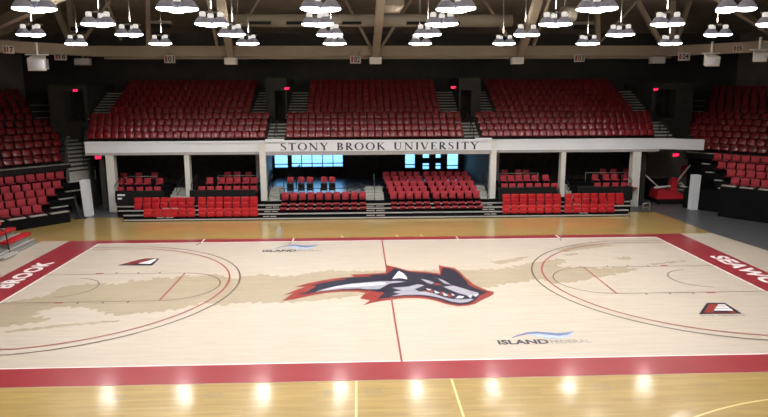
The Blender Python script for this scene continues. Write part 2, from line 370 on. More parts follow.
# --- red trapezoid emblems
def trap(name, label, quads, textrow):
    def fn(b):
        for pts, z, m in quads: poly(b, pts, z, m)
        if textrow:
            (x0, y), (x1, y1) = textrow; a, c = floor_at(x0, y), floor_at(x1, y1); n = 13
            for i in range(n):
                if i == 4: continue
                t = i / n; p = a + (c - a) * t; L = (c - a).length / n
                strip(b, p.x, p.y, p.x + L * .6, p.y, .10 + .05 * (i % 3 == 0), .013, M_gtext)
    plate(name, label, fn)
T = lambda pts: trace(pts, 690, 290, 9.846)
trap('trapezoid_emblem', 'red, white and black trapezoid emblem beside the SEAWOLVES end', [
    (T([(88, 239), (165, 129), (345, 129), (512, 235)]), .012, M_navy), (T([(135, 228), (185, 140), (268, 140), (228, 222), (400, 226), (385, 210), (420, 208), (470, 230)]), .014, M_lred),
    (T([(275, 145), (345, 145), (360, 158), (268, 158)]), .015, M_white_p), (T([(264, 164), (368, 164), (390, 180), (250, 180)]), .015, M_white_p), (T([(246, 186), (398, 186), (425, 206), (236, 206)]), .015, M_white_p)], ((701, 316), (746, 315.5)))
U = lambda pts: trace(pts, 110, 250, 10.97)
trap('trapezoid_emblem', 'small red and white trapezoid emblem beside the BROOK end', [
    (U([(85, 172), (270, 120), (390, 95), (540, 97), (462, 172)]), .012, M_navy), (U([(140, 160), (300, 120), (400, 100), (470, 100), (350, 135), (250, 160)]), .014, M_lred), (U([(300, 152), (380, 132), (480, 104), (515, 104), (445, 155)]), .015, M_white_p)], None)
# --- bank lettering with a wave
def bank(name, label, p0, p1, pe, dt, dz):
    def fn(b):
        a, c, e = floor_at(*p0), floor_at(*p1), floor_at(*pe); h = dt
        add_text(b, 'ISLAND', (a.x, a.y, .012), (1, 0, 0), (0, 1, 0), c.x - a.x, h, M_dtext, .035, 1.0)
        add_text(b, 'FEDERAL', (c.x + .06, a.y + .02, .012), (1, 0, 0), (0, 1, 0), e.x - c.x - .06, h * .75, M_gtext, 0, 1.0)
        x0, w, y = a.x + (e.x - a.x) * .18, (e.x - a.x) * .74, a.y + h * 1.1
        S = dz
        def wv(up, lo, m, z): b.slab([(x0 + w * u, y + S * v) for u, v in up] + [(x0 + w * u, y + S * v) for u, v in lo[::-1]], z - .002, z, m)
        wv([(0, .25), (.12, .6), (.28, .92), (.42, 1.0), (.58, .85), (.72, .72), (.86, .78), (1, .95)], [(0, .2), (.12, .45), (.28, .68), (.42, .72), (.58, .5), (.72, .35), (.86, .5)], M_blue1, .012)
        wv([(.28, .68), (.42, .72), (.58, .5), (.72, .35), (.86, .5), (1, .93)], [(.28, .6), (.40, .35), (.52, .05), (.68, 0), (.84, .15)], M_blue2, .012)
    plate(name, label, fn)
bank('sponsor_lettering', 'dark ISLAND FEDERAL lettering under a blue wave, near sideline', (499, 345), (551, 345), (594, 345), .36, .62)
bank('sponsor_lettering', 'small ISLAND FEDERAL lettering under a blue wave, far sideline', (262, 252.3), (296, 252.3), (322, 252.3), .42, 1.0)
# --- volleyball lines on the golden floor
def vl(b):
    strip(b, -1.29, -8.8, -1.29, -13, .06, .003, M_ylw); strip(b, 1.25, -8.8, 1.25, -13, .06, .003, M_ylw)
    arc_strip(b, 10.5, -18.5, 8.35, 1.35, 2.5, .06, .003, M_ylw, 30)
    for x in (-2, .9, 2.2): strip(b, x, 8.18, x - .12, 8.6, .07, .003, M_ylw)
    for x in (-7.3, -4.9, -1.9, -.85, 2.2, 5.1, 7.9):   # floor plates
        for k in range(2):
            y = -9.35 - .1 * (k); strip(b, x - .17, y - .12 * k, x + .17, y - .12 * k, .025, .003, M_gtext)
        for s in (-.17, .17): strip(b, x + s, -9.33, x + s, -9.58, .025, .003, M_gtext)
plate('practice_line', 'pale yellow practice lines on the golden floor', vl, hard)

# ================================================================== SHELL
WL, WR = math.radians(50), math.radians(-52)
class Wing:
    def __init__(s, A, ang, side):
        s.A = Vector((A[0], A[1], 0)); s.ang = ang; s.side = side
        s.n = Vector((-math.sin(ang), math.cos(ang), 0)); s.d = Vector((math.cos(ang), math.sin(ang), 0)) * side   # d: outward, away from the middle bowl
    def P(s, k, off, z=0): return s.A + s.d * k + s.n * off + Vector((0, 0, z))
    def hexa(s, b, k0, k1, o0, o1, z0, z1, m):
        b.hexa([s.P(k0, o0, z0), s.P(k1, o0, z0), s.P(k1, o1, z0), s.P(k0, o1, z0), s.P(k0, o0, z1), s.P(k1, o0, z1), s.P(k1, o1, z1), s.P(k0, o1, z1)], m)
LW = Wing((-18.18, 13.02), WL, -1); RW = Wing((20.65, 12.59), WR, 1)

b = MB(); b.box(-27, 29, 25.6, 25.9, 3.2, 16, M_wall); b.box(-27, -8.2, 24.6, 24.9, -.1, 3.5, M_wall); b.box(8.6, 29, 24.6, 24.9, -.1, 3.5, M_wall); b.box(-27, 29, 24.6, 25.9, 3.4, 3.6, M_wall); struct(b.build('wall_back'))
b = MB(); LW.hexa(b, -6, 14, 14.2, 14.5, -.1, 16, M_wall2); struct(b.build('wall_left'))
b = MB(); RW.hexa(b, -7, 14, 14.2, 14.5, -.1, 16, M_wall2); struct(b.build('wall_right'))
b = MB(); b.box(-45, -44.7, -34, 20, -.1, 18, M_wall2); struct(b.build('wall_left_side'))
b = MB(); b.box(44.7, 45, -34, 20, -.1, 18, M_wall2); struct(b.build('wall_right_side'))
b = MB(); b.box(-45, 45, -34.3, -34, -.1, 20, M_wall2); struct(b.build('wall_front'))
b = MB(); b.box(-46, -26.6, 26, 26.3, -.1, 18, M_wall2); b.box(28.9, 46, 26, 26.3, -.1, 18, M_wall2); b.box(-45.3, -45, 19, 26.3, -.1, 18, M_wall2); b.box(45, 45.3, 19, 26.3, -.1, 18, M_wall2); struct(b.build('wall_back_side'))
# roof: slopes up from the far wall to the ridge, then down
b = MB()
for y0, z0, y1, z1 in ((27, 11.6, -2, 15.6), (-2, 15.6, -35, 11.6)):
    b.hexa([(-46, y0, z0), (46, y0, z0), (46, y1, z1), (-46, y1, z1), (-46, y0, z0 + .2), (46, y0, z0 + .2), (46, y1, z1 + .2), (-46, y1, z1 + .2)], M_roof)
struct(b.build('ceiling'))
# lower concourse behind the stands
FZ = 1.0
b = MB(); b.box(-7.4, 8.0, 18.6, 25.0, FZ - .2, FZ, M_bluefl); struct(b.build('floor_concourse'))
b = MB()
YW = 24.6
def wall_with_holes(b, x0, x1, z0, z1, holes, y, m, th=.2):
    xs = sorted({x0, x1, *[h[0] for h in holes], *[h[1] for h in holes]})
    for i in range(len(xs) - 1):
        a, c = xs[i], xs[i + 1]; hs = [h for h in holes if h[0] <= a and h[1] >= c]
        if not hs: b.box(a, c, y, y + th, z0, z1, m)
        else:
            h = hs[0]
            if h[2] > z0: b.box(a, c, y, y + th, z0, h[2], m)
            if h[3] < z1: b.box(a, c, y, y + th, h[3], z1, m)
holes = [(-7.6, -6.5, 1.7, 3.2), (-6.3, -2.3, 1.75, 3.2), (2.4, 3.25, 1.6, 3.2), (3.75, 4.35, 1.5, 3.2), (4.75, 5.25, 1.5, 3.2), (5.65, 6.6, 1.5, 3.2)]
wall_with_holes(b, -8.2, 8.6, .2, 3.5, holes, YW, M_brown)
struct(b.build('wall_concourse'), 'dark brown concourse wall around the bright glass', 'wall')
for i, h in enumerate(holes):
    fr = MB(); t = .06
    fr.box(h[0], h[1], YW + .02, YW + .14, h[2], h[2] + t, M_glass_f); fr.box(h[0], h[1], YW + .02, YW + .14, h[3] - t, h[3], M_glass_f)
    fr.box(h[0], h[0] + t, YW + .02, YW + .14, h[2], h[3], M_glass_f); fr.box(h[1] - t, h[1], YW + .02, YW + .14, h[2], h[3], M_glass_f)
    n = max(1, round((h[1] - h[0]) / .75))
    for k in range(1, n): x = h[0] + (h[1] - h[0]) * k / n; fr.box(x - .03, x + .03, YW + .02, YW + .14, h[2], h[3], M_glass_f)
    fr.box(h[0], h[1], YW + .02, YW + .14, (h[2] + .28), (h[2] + .34), M_glass_f)
    if i in (3, 4): fr.box(h[0], h[1], YW + .02, YW + .14, 2.0, 2.42, M_glass_f)
    w = struct(fr.build('window_%d' % (i + 1)))
    g = MB(); g.box(h[0], h[1], YW + .07, YW + .085, h[2], h[3], M_glass); g.build('pane', w)
b = MB(); b.box(-8.0, -7.7, 18.45, 24.6, .2, 3.5, M_soff); b.hexa([(8.05, 18.45, .2), (8.4, 18.45, .2), (7.4, 24.6, .2), (6.95, 24.6, .2), (8.05, 18.45, 3.5), (8.4, 18.45, 3.5), (7.4, 24.6, 3.5), (6.95, 24.6, 3.5)], M_soff); struct(b.build('wall_concourse_side'))
b = MB(); b.box(-1.9, .4, 23.6, 24.5, FZ, 3.5, M_brown); b.box(.45, 2.2, 23.9, 24.5, FZ, 3.5, M_brown); struct(b.build('wall_concourse_niche'))
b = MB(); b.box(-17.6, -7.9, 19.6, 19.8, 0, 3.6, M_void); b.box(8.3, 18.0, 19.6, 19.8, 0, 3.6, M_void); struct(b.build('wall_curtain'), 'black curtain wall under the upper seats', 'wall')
b = MB(); b.box(-18.5, -17.4, 19.2, 19.4, -.01, 3.6, M_wall); b.box(-18.6, -18.5, 17.4, 19.4, -.01, 3.0, M_wall); b.box(-17.6, -17.3, 16.7, 19.6, -.01, 3.6, M_wall); struct(b.build('wall_exit_passage'))
b = MB(); b.box(17.6, 25, 19.8, 20.0, -.01, 4, M_wall2); b.box(17.5, 17.75, 16.7, 19.8, -.01, 3.6, M_conc); struct(b.build('wall_loading_bay'))
b = MB(); b.slab([(-90, 24.9), (90, 24.9), (90, 120), (-90, 120)], -.1, .0, M_pav); struct(b.build('ground_outside'))

# fascia (front edge of the upper tier)
b = MB()
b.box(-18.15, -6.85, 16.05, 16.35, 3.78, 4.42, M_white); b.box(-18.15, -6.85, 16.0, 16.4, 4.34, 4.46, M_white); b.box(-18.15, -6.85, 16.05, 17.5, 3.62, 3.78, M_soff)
struct(b.build('trim_fascia'), 'plain white balcony fascia under the first upper section', 'fascia')
b = MB()
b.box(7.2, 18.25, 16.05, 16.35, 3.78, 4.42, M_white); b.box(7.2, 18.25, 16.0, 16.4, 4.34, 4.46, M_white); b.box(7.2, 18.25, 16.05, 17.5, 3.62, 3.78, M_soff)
b.hexa([(18.25, 16.05, 3.78), (21.0, 15.7, 3.72), (21.0, 16.0, 3.72), (18.25, 16.35, 3.78), (18.25, 16.05, 4.46), (21.0, 15.7, 4.40), (21.0, 16.0, 4.40), (18.25, 16.35, 4.46)], M_white)
struct(b.build('trim_fascia'), 'plain white balcony fascia under the third upper section', 'fascia')
b = MB()
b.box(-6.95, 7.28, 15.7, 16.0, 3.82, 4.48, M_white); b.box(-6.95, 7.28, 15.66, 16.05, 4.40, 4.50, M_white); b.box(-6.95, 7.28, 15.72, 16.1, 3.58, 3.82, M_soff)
for x in (-6.72, 6.95): b.box(x - .75 if x > 0 else x - .2, x + .3 if x > 0 else x + .95, 15.6, 15.72, 4.42, 4.60, M_white)
fascia = struct(b.build('trim_name_fascia'), 'white balcony fascia lettered STONY BROOK UNIVERSITY', 'fascia')
# serif capitals
def glyph(ch):
    """strokes of a roman capital in a unit-high box: list of (points, widths)"""
    K, T = .15, .055
    def st(*p, w=K): return (list(p), [w] * len(p))
    def arc(cx, cy, rx, ry, a0, a1, n=12, w=None):
        pts = [(cx + rx * math.cos(math.radians(a0 + (a1 - a0) * i / n)), cy + ry * math.sin(math.radians(a0 + (a1 - a0) * i / n))) for i in range(n + 1)]
        ws = [T + (K - T) * abs(math.cos(math.radians(a0 + (a1 - a0) * i / n))) ** 1.3 for i in range(n + 1)]
        return (pts, ws)
    sf = lambda x, y, L=.26: st((x - L / 2, y), (x + L / 2, y), w=.04)
    if ch == 'S': return [([(.44, .78), (.42, .92), (.30, .97), (.16, .94), (.09, .80), (.16, .64), (.30, .52), (.42, .38), (.46, .22), (.38, .06), (.24, .03), (.10, .06), (.05, .24)], [.03, .05, .05, .07, .12, .14, .15, .14, .12, .07, .05, .05, .03])], .52
    if ch == 'T': return [st((.33, 0), (.33, 1)), st((.02, .965), (.64, .965), w=.07), st((.04, .98), (.03, .80), w=.04), st((.62, .98), (.63, .80), w=.04), sf(.33, .02)], .66
    if ch == 'O': return [arc(.40, .5, .33, .48, 0, 360, 28)], .80
    if ch == 'N': return [st((.12, 0), (.12, 1), w=T), st((.10, .98), (.66, .02)), st((.68, 0), (.68, 1), w=T), sf(.12, .02), sf(.68, .98), sf(.06, .98, .16)], .80
    if ch == 'Y': return [st((.06, 1), (.34, .46)), st((.62, 1), (.36, .46), w=T), st((.35, .5), (.35, 0)), sf(.35, .02), sf(.08, .98, .22), sf(.60, .98, .2)], .68
    if ch == 'B': return [st((.15, 0), (.15, 1)), arc(.22, .74, .22, .235, 90, -90), arc(.22, .265, .27, .245, 90, -90), st((.1, .975), (.24, .975), w=T), st((.1, .025), (.24, .025), w=T), st((.15, .505), (.24, .505), w=T), sf(.12, .02, .16), sf(.12, .98, .16)], .58
    if ch == 'R': return [st((.15, 0), (.15, 1)), arc(.22, .735, .24, .24, 90, -90), st((.1, .975), (.24, .975), w=T), st((.15, .495), (.26, .495), w=T), st((.27, .5), (.60, .01)), sf(.15, .02), sf(.60, .02, .14)], .64
    if ch == 'K': return [st((.15, 0), (.15, 1)), st((.17, .45), (.56, .98), w=T), st((.27, .58), (.64, .01)), sf(.15, .02), sf(.15, .98), sf(.56, .98, .2), sf(.64, .02, .16)], .70
    if ch == 'U': return [st((.16, 1), (.16, .32)), ([(.16, .34), (.20, .14), (.30, .04), (.40, .025), (.52, .06), (.61, .18), (.63, .34)], [K, .13, .09, .06, .055, .055, T]), st((.63, .32), (.63, 1), w=T), sf(.16, .98), sf(.63, .98, .22)], .78
    if ch == 'I': return [st((.16, 0), (.16, 1)), sf(.16, .02), sf(.16, .98)], .32
    if ch == 'V': return [st((.06, 1), (.34, .02)), st((.62, 1), (.36, .02), w=T), sf(.08, .98, .22), sf(.60, .98, .2)], .68
    if ch == 'E': return [st((.15, 0), (.15, 1)), st((.1, .97), (.50, .97), w=T), st((.1, .03), (.52, .03), w=T), st((.15, .51), (.40, .51), w=T), st((.49, .98), (.50, .80), w=.04), st((.51, .02), (.53, .22), w=.04), st((.39, .58), (.40, .43), w=.035), sf(.12, .02, .16), sf(.12, .98, .16)], .56
    return [], .42
def serif_text(txt, x0, x1, z0, h, y, m, parent):
    gap = .17; tot = sum(glyph(c)[1] + gap for c in txt) - gap; sx = (x1 - x0) / tot; x = x0
    for ch in txt:
        st, w = glyph(ch)
        if st:
            b = MB(); k = b.mi(m)
            for pts, ws in st:
                L = []; Rr = []
                for i, p in enumerate(pts):
                    q0, q1 = pts[max(i - 1, 0)], pts[min(i + 1, len(pts) - 1)]
                    dx, dz = q1[0] - q0[0], q1[1] - q0[1]; l = math.hypot(dx, dz) or 1; nx, nz = -dz / l * ws[i] / 2, dx / l * ws[i] / 2
                    L.append((x + (p[0] + nx) * sx, z0 + (p[1] + nz) * h)); Rr.append((x + (p[0] - nx) * sx, z0 + (p[1] - nz) * h))
                for i in range(len(pts) - 1):
                    q = [L[i], L[i + 1], Rr[i + 1], Rr[i]]
                    b.hexa([(*[c[0]], y, c[1]) for c in q] + [(c[0], y + .02, c[1]) for c in q], m)
            b.build('letter', parent)
        x += (w + gap) * sx
serif_text('STONY BROOK UNIVERSITY', -6.02, 6.42, 3.885, .46, 15.678, M_dtext, fascia)
# pillars
for x, w, lab in ((-16.72, .50, 'broad pale pillar beside the exit passage, first under the fascia'), (-11.95, .30, 'slim pale pillar beneath the plain fascia, between the first two chair groups'), (-7.15, .38, 'white pillar at the S end of the lettered fascia'), (7.42, .38, 'white pillar at the Y end of the lettered fascia'), (12.05, .30, 'slim pale pillar beneath the plain fascia, beyond the lettering'), (16.85, .55, 'broad pale pillar beside the stowed basketball hoop')):
    b = MB(); y = 15.75 if abs(x) < 8 else 16.1
    b.box(x - w / 2, x + w / 2, y, y + .5, 0, 3.8 if abs(x) > 8 else 4.42, M_pil)
    struct(b.build('pillar'), lab, 'pillar')
for W, k, lab in ((None, (-17.80, 14.75, -17.98), 'short white pillar at the end of the corner stand near the exit'), (None, (20.2, 14.75, 20.35), 'short white pillar at the end of the tall black corner stand')):
    b = MB(); x, y, xt = k
    b.hexa([(x - .2, y, 0), (x + .2, y, 0), (x + .2, y + .5, 0), (x - .2, y + .5, 0), (xt - .22, y + .2, 2.2), (xt + .22, y + .2, 2.2), (xt + .22, y + .7, 2.2), (xt - .22, y + .7, 2.2)], M_white)
    struct(b.build('pillar'), lab, 'pillar')

# ================================================================== UPPER BOWL (far side)
RZ0, RR, RY0, RD = 4.22, .37, 16.45, .82       # first row floor, rise, front, run
NROW = 10
SEC = [('first', -18.30, -7.12), ('middle', -5.80, 5.68), ('third', 6.85, 18.28)]
def row_zy(i): return RZ0 + RR * i, RY0 + RD * i
for nm, x0, x1 in SEC:
    b = MB()
    for i in range(NROW):
        z, y = row_zy(i); fl = .27 * min(i, 4)
        xa, xb = x0 - .1 - (fl if x0 < 0 else 0), x1 + .1 + (fl if x1 > 0 else 0)
        if nm == 'middle': xa, xb = x0 - .1 - .05 * i, x1 + .1 + .05 * i
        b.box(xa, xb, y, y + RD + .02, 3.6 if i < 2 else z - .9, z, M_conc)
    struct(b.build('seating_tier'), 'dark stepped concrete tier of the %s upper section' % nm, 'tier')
def stair(x0, x1, i0, i1, shift, lab):
    b = MB()
    for i in range(i0, i1):
        z, y = row_zy(i)
        for h in range(2):
            s = shift * (i - i0 + h * .5)
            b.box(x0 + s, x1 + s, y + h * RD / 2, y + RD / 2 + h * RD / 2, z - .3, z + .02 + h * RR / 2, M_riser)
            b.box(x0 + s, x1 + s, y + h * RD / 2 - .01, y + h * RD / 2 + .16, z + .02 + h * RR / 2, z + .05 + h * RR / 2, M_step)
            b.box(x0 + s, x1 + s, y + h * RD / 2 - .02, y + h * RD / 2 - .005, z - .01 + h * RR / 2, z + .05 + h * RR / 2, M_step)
    return struct(b.build('stair'), lab, 'stairs')
stair(-8.45, -7.2, 4, 9, .02, 'grey stair climbing beside the top rows of the first section')
stair(-6.1, -4.75, 4, 9, -.0, 'grey stair on the S side of the middle section top rows')
stair(4.6, 5.95, 4, 9, .0, 'grey stair on the Y side of the middle section top rows')
stair(7.05, 8.3, 4, 9, .0, 'grey stair climbing beside the top rows of the third section')
stair(-19.3, -18.05, 4, 9, 0, 'dim stair at the corner side of the first section')
stair(18.1, 19.3, 4, 9, 0, 'dim stair at the corner side of the third section')
def vom_stair(x0, x1, lab):
    b = MB()
    for i in range(7):
        z = 4.2 + .19 * i; y = 16.4 + .42 * i
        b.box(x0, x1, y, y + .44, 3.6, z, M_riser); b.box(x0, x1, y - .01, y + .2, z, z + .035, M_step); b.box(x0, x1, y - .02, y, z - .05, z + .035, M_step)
    struct(b.build('stair'), lab, 'stairs')
vom_stair(-7.0, -5.9, 'grey stair from the fascia up to the first doorway gap'); vom_stair(5.78, 6.75, 'grey stair from the fascia up to the second doorway gap')
vom_stair(18.4, 19.6, 'grey stair between the third section and the corner stand')
b = MB()
for j in range(12):
    o_, z_ = 3.5 + .44 * j, 2.72 + .225 * j; s_ = -2.25 - .23 * j * .44 / .44
    LW.hexa(b, s_ - 1.5, s_ + .25, o_, o_ + .46, z_ - .9, z_, M_step); LW.hexa(b, s_ - 1.5, s_ + .25, o_ - .02, o_ + .02, z_ - .22, z_ - .10, M_riser)
struct(b.build('stair'), 'grey stair rising between the BROOK-end corner stand and the white fascia', 'stairs')
t = thing('handrail', 'thin dark handrail on the stair between the BROOK-end corner stand and fascia', 'handrail')
hp = [LW.P(-3.1 - .23 * j, 3.7 + .44 * j, 2.72 + .225 * j) for j in (0, 5, 10)]
b = MB(); b.tube([q + Vector((0, 0, .9)) for q in hp], .03, M_rail); b.build('rail', t)
for q in hp: b = MB(); b.tube([q, q + Vector((0, 0, .9))], .03, M_rail); b.build('post', t)
for x in (-6.45, 6.27, 19.0):
    t = thing('handrail', {-6.45: 'thin dark handrail on the stair up to the first doorway gap', 6.27: 'thin dark handrail on the stair up to the second doorway gap', 19.0: 'thin dark handrail on the stair beside the third section'}[x], 'handrail', (x, 16.5, 4.2))
    b = MB(); b.tube([(0, .1, .85), (0, 2.6, 1.99)], .03, M_rail); b.build('rail', t)
    for y in (.1, 1.3, 2.6): b = MB(); b.tube([(0, y, .45 * y - .1), (0, y, .45 * y + .8)], .03, M_rail); b.build('post', t)
def vomitory(x0, x1, y, lab, dark_side=1, ztop=8.4):
    b = MB(); w = x1 - x0; d0, d1 = (x0 + w * .42, x1 - w * .1) if dark_side > 0 else (x0 + w * .1, x1 - w * .42)
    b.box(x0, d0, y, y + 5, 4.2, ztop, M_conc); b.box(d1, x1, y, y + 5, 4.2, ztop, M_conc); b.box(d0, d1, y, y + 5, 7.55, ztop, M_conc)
    b.box(d0, d1, y + 1.5, y + 5, 4.2, 7.55, M_void); b.box(d0, d1, y, y + 1.5, 4.2, 5.5, M_conc)  # dark block stands in for the shade inside the doorway
    struct(b.build('wall_vomitory'), lab, 'doorway')
vomitory(-7.45, -6.0, 20.3, 'concrete doorway gap between first and middle section', 1)
vomitory(5.85, 7.35, 20.3, 'concrete doorway gap between middle and third section', -1)
vomitory(-22.2, -19.55, 20.6, 'dark doorway block between the corner stand and first section', 1, 8.0)
vomitory(19.6, 22.6, 20.6, 'dark doorway block between third section and corner stand', -1, 8.0)

# seat prototypes: backrest + tip-up pan (+ bracket)
def stadium_seat(w=.44):
    t = thing('stadium_seat', 'seat', 'seat')
    b = MB()
    bk = bmesh.new(); n, hN = 8, 7; grid = []
    for side in (0, 1):
        g = []
        for j in range(hN + 1):
            v = j / hN; row = []
            for i in range(n + 1):
                u = i / n * 2 - 1; ww = w / 2 * (1 - .22 * max(0, (v - .72) / .28) ** 2)
                lean = .16 * v + .05 * max(0, (v - .8) / .2) ** 2
                row.append(bk.verts.new((u * ww, .40 + lean - .05 * (1 - u * u) * (1 - v) + (.04 if side else 0) + .05 * (u * u) * -1, .36 + .44 * v - (.035 * u * u if j == hN else 0))))
            g.append(row)
        grid.append(g)
    for side in (0, 1):
        for j in range(hN):
            for i in range(n): bk.faces.new((grid[side][j][i], grid[side][j][i + 1], grid[side][j + 1][i + 1], grid[side][j + 1][i]))
    for j in range(hN):
        for i in (0, n): bk.faces.new((grid[0][j][i], grid[0][j + 1][i], grid[1][j + 1][i], grid[1][j][i]))
    for i in range(n):
        for j in (0, hN): bk.faces.new((grid[0][j][i], grid[0][j][i + 1], grid[1][j][i + 1], grid[1][j][i]))
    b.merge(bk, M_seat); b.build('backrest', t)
    b = MB(); X = Matrix.Translation((0, .36, .40)) @ Matrix.Rotation(math.radians(66), 4, 'X')
    b.rbox(-w / 2 + .02, w / 2 - .02, -.02, .40, -.02, .035, M_seat, .02, 2, X)
    X2 = Matrix.Translation((0, .36, .40)) @ Matrix.Rotation(math.radians(14), 4, 'X')
    b.build('seat_pan', t)
    return t
SS = Kind(stadium_seat())
stuff_jobs = []         # (matrix) of the remaining rows
n_ind = 0
PITCH_S = .474
for si, (nm, x0, x1) in enumerate(SEC):
    for i in range(NROW):
        z, y = row_zy(i)
        fl = .25 * i if nm != 'middle' else .06 * i
        a, c = x0 - (fl if x0 < 0 else 0), x1 + (fl if x1 > 0 else 0)
        if i >= 4:
            if nm == 'first': a, c = -18.0, -8.55
            elif nm == 'middle': a, c = -4.7, 4.55
            else: a, c = 8.4, 18.05
        n = int((c - a) / PITCH_S); p = (c - a) / n
        for k in range(n):
            loc = (a + p * (k + .5), y + .10, z)
            if i < 3:
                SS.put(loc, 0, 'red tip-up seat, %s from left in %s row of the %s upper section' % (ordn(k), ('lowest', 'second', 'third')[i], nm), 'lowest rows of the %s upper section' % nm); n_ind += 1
            else: stuff_jobs.append(Matrix.Translation(loc))

# ================================================================== CORNER WINGS
def wing(W, cfg):
    side = cfg['side']; word = cfg['word']
    # structure: upper tier steps
    b = MB()
    for k in range(11):
        off = cfg['u_off'] + .8 * k; z = cfg['u_z'] - .78 + cfg['u_r'] * k
        W.hexa(b, cfg['u_s'](k) - .08, 9, off - .12, off + .72, 0 if k == 0 else z - .8, z, M_deck if k == 0 else M_conc)
    struct(b.build('seating_tier'), 'dark stepped tier of the %s corner stand' % word, 'tier')
    # parapet band + rail at the foot of the upper tier
    b = MB(); o = cfg['u_off'] - .45; zr = cfg['rail']
    W.hexa(b, cfg['u_s'](0) - .1, 9, o, o + .1, zr - .35, zr, M_black); W.hexa(b, cfg['u_s'](0) - .1, 9, o - .03, o + .13, zr, zr + .07, M_railg)
    struct(b.build('wall_parapet'), 'black parapet with grey top across the %s corner stand' % word, 'parapet')
    t = thing('guard_rail', 'thin dark guard rail on the parapet of the %s corner stand' % word, 'railing')
    b = MB(); b.tube([W.P(cfg['u_s'](0), o + .05, zr + .55), W.P(9, o + .05, zr + .55)], .025, M_rail); b.build('rail', t)
    for q in range(9):
        s = cfg['u_s'](0) + .1 + q * 1.3; b = MB(); b.tube([W.P(s, o + .05, zr + .05), W.P(s, o + .05, zr + .55)], .022, M_rail); b.build('post', t)
    # lower telescopic rows
    t = thing('retractable_stand', 'black retractable stand with pale step edges in the %s corner' % word, 'bleachers')
    b = MB(); W.hexa(b, cfg['front_s'], 9, 0, .9, .0, cfg['front_h'], M_deck); b.build('front_panel', t)
    b = MB()
    s = cfg['front_s'] + .05
    for L in cfg['dash']: W.hexa(b, s, s + L, -.03, .3, cfg['front_h'], cfg['front_h'] + .05, M_nose); s += L + .25
    b.build('step_edge', t)
    for r in cfg['low']:
        b = MB(); W.hexa(b, r['s'] - cfg['ext'], 9, r['off'] - .05, r['off'] + .62, max(0, r['z'] - .42), r['z'], M_deck)
        d = b.build('deck', t)
        b = MB(); W.hexa(b, r['s'] - cfg['ext'], r['s'] - .02, r['off'] - .09, r['off'] + .12, r['z'] - .005, r['z'] + .045, M_nose); b.build('step_edge', d)
    # lower seats
    for ri, r in enumerate(cfg['low']):
        for k in range(40):
            p = W.P(r['s'] + .3 + cfg['pitch'] * k, r['off'] + .02, r['z'])
            u, v = px_of(p + Vector((0, 0, .4)))
            if (u < -14 if side < 0 else u > 782): break
            WS.put(p - W.n * .06, W.ang, 'red bleacher seat, %s from aisle, %s row of the %s lower stand' % (ordn(k), ('top', 'second', 'third', 'fourth', 'fifth')[ri], word), 'lower seats of the %s corner stand' % word)
    # upper seats
    for i in range(11):
        off = cfg['u_off'] + .8 * i; z = cfg['u_z'] - .78 + cfg['u_r'] * i
        s0 = cfg['u_s'](i) + (.12 if i % 2 else 0) if i < 6 else cfg['u_s'](i) + 1.9 + .25 * (i - 6)
        for k in range(40):
            p = W.P(s0 + .3 + cfg['pitch'] * k, off, z); u, v = px_of(p + Vector((0, 0, .4)))
            if (u < -90 if side < 0 else u > 858): break
            if i < 5 and (0 <= u <= 768):
                SW.put(p, W.ang, 'red tip-up seat, %s from aisle, %s row of the %s corner upper stand' % (ordn(k), ('lowest', 'second', 'third', 'fourth', 'fifth')[i], word), 'upper seats of the %s corner stand' % word)
            else: stuff_jobs.append(Matrix.Translation(p) @ Matrix.Rotation(W.ang, 4, 'Z'))
        if i >= 5:
            b = MB()
            if i >= 6 and i < 10: W.hexa(b, s0 - 1.5, s0 - .2, off - .1, off + .2, z + .0, z + .05, M_step); struct(b.build('stair_tread'))
            else: b.bm.free()
# lower seat prototype (moulded, hooded back)
def bleacher_seat():
    t = thing('bleacher_seat', 'seat', 'seat')
    b = MB(); b.rbox(-.243, .243, .36, .50, .34, .73, M_seatb, .06, 3); b.build('backrest', t)
    b = MB(); b.rbox(-.235, .235, .24, .37, .0, .42, M_seatb, .04, 3); b.build('seat_pan', t)
    b = MB(); b.box(-.06, .06, .36, .46, 0, .36, M_deck); b.build('bracket', t)
    return t
LS = Kind(bleacher_seat())
# folding chairback seats of the centre blocks
def chairback(w=.205):
    t = thing('chairback_seat', 'seat', 'seat')
    b = MB(); b.rbox(-w, w, .36, .44, .30, .72, M_seatc, .03, 2); b.build('backrest', t)
    b = MB(); b.rbox(-w + .01, w - .01, .04, .38, .26, .34, M_seatpan, .025, 2); b.build('seat_pan', t)
    for xx in (-w, w - .03): b = MB(); b.box(xx, xx + .03, .1, .4, 0, .28, M_deck); b.build('bracket', t)
    return t
WS = Kind(chairback(.25)); SW = Kind(stadium_seat(.53))
wing(LW, dict(side=-1, word='BROOK-end', u_off=4.2, u_z=3.54, u_r=.42, u_s=lambda k: -2.18 - .42 * k, rail=2.96, ext=1.0, pitch=.60, front_s=-.1, front_h=.62, dash=[1.0, .9, .9, .5, .9, .9],
    low=[dict(s=-1.77, off=3.3, z=1.86), dict(s=-1.24, off=2.7, z=1.38), dict(s=-.54, off=2.1, z=1.05), dict(s=.26, off=1.5, z=.70), dict(s=.86, off=.9, z=.34)]))
wing(RW, dict(side=1, word='SEAWOLVES-end', u_off=3.6, u_z=4.02, u_r=.38, u_s=lambda k: -3.7 - .55 * k, rail=3.40, ext=.5, pitch=.565, front_s=-.15, front_h=1.86, dash=[.8, .75, 1.3, .9, .9],
    low=[dict(s=-1.99, off=2.7, z=2.78), dict(s=-1.45, off=2.1, z=2.33), dict(s=-.62, off=1.5, z=1.95), dict(s=-.11, off=.9, z=1.56)]))
# dark leg of the right stand and curtain below its steps
b = MB(); RW.hexa(b, -2.9, -.2, 1.3, 3.3, 0, 1.3, M_deck); struct(b.build('wall_stand_side'))

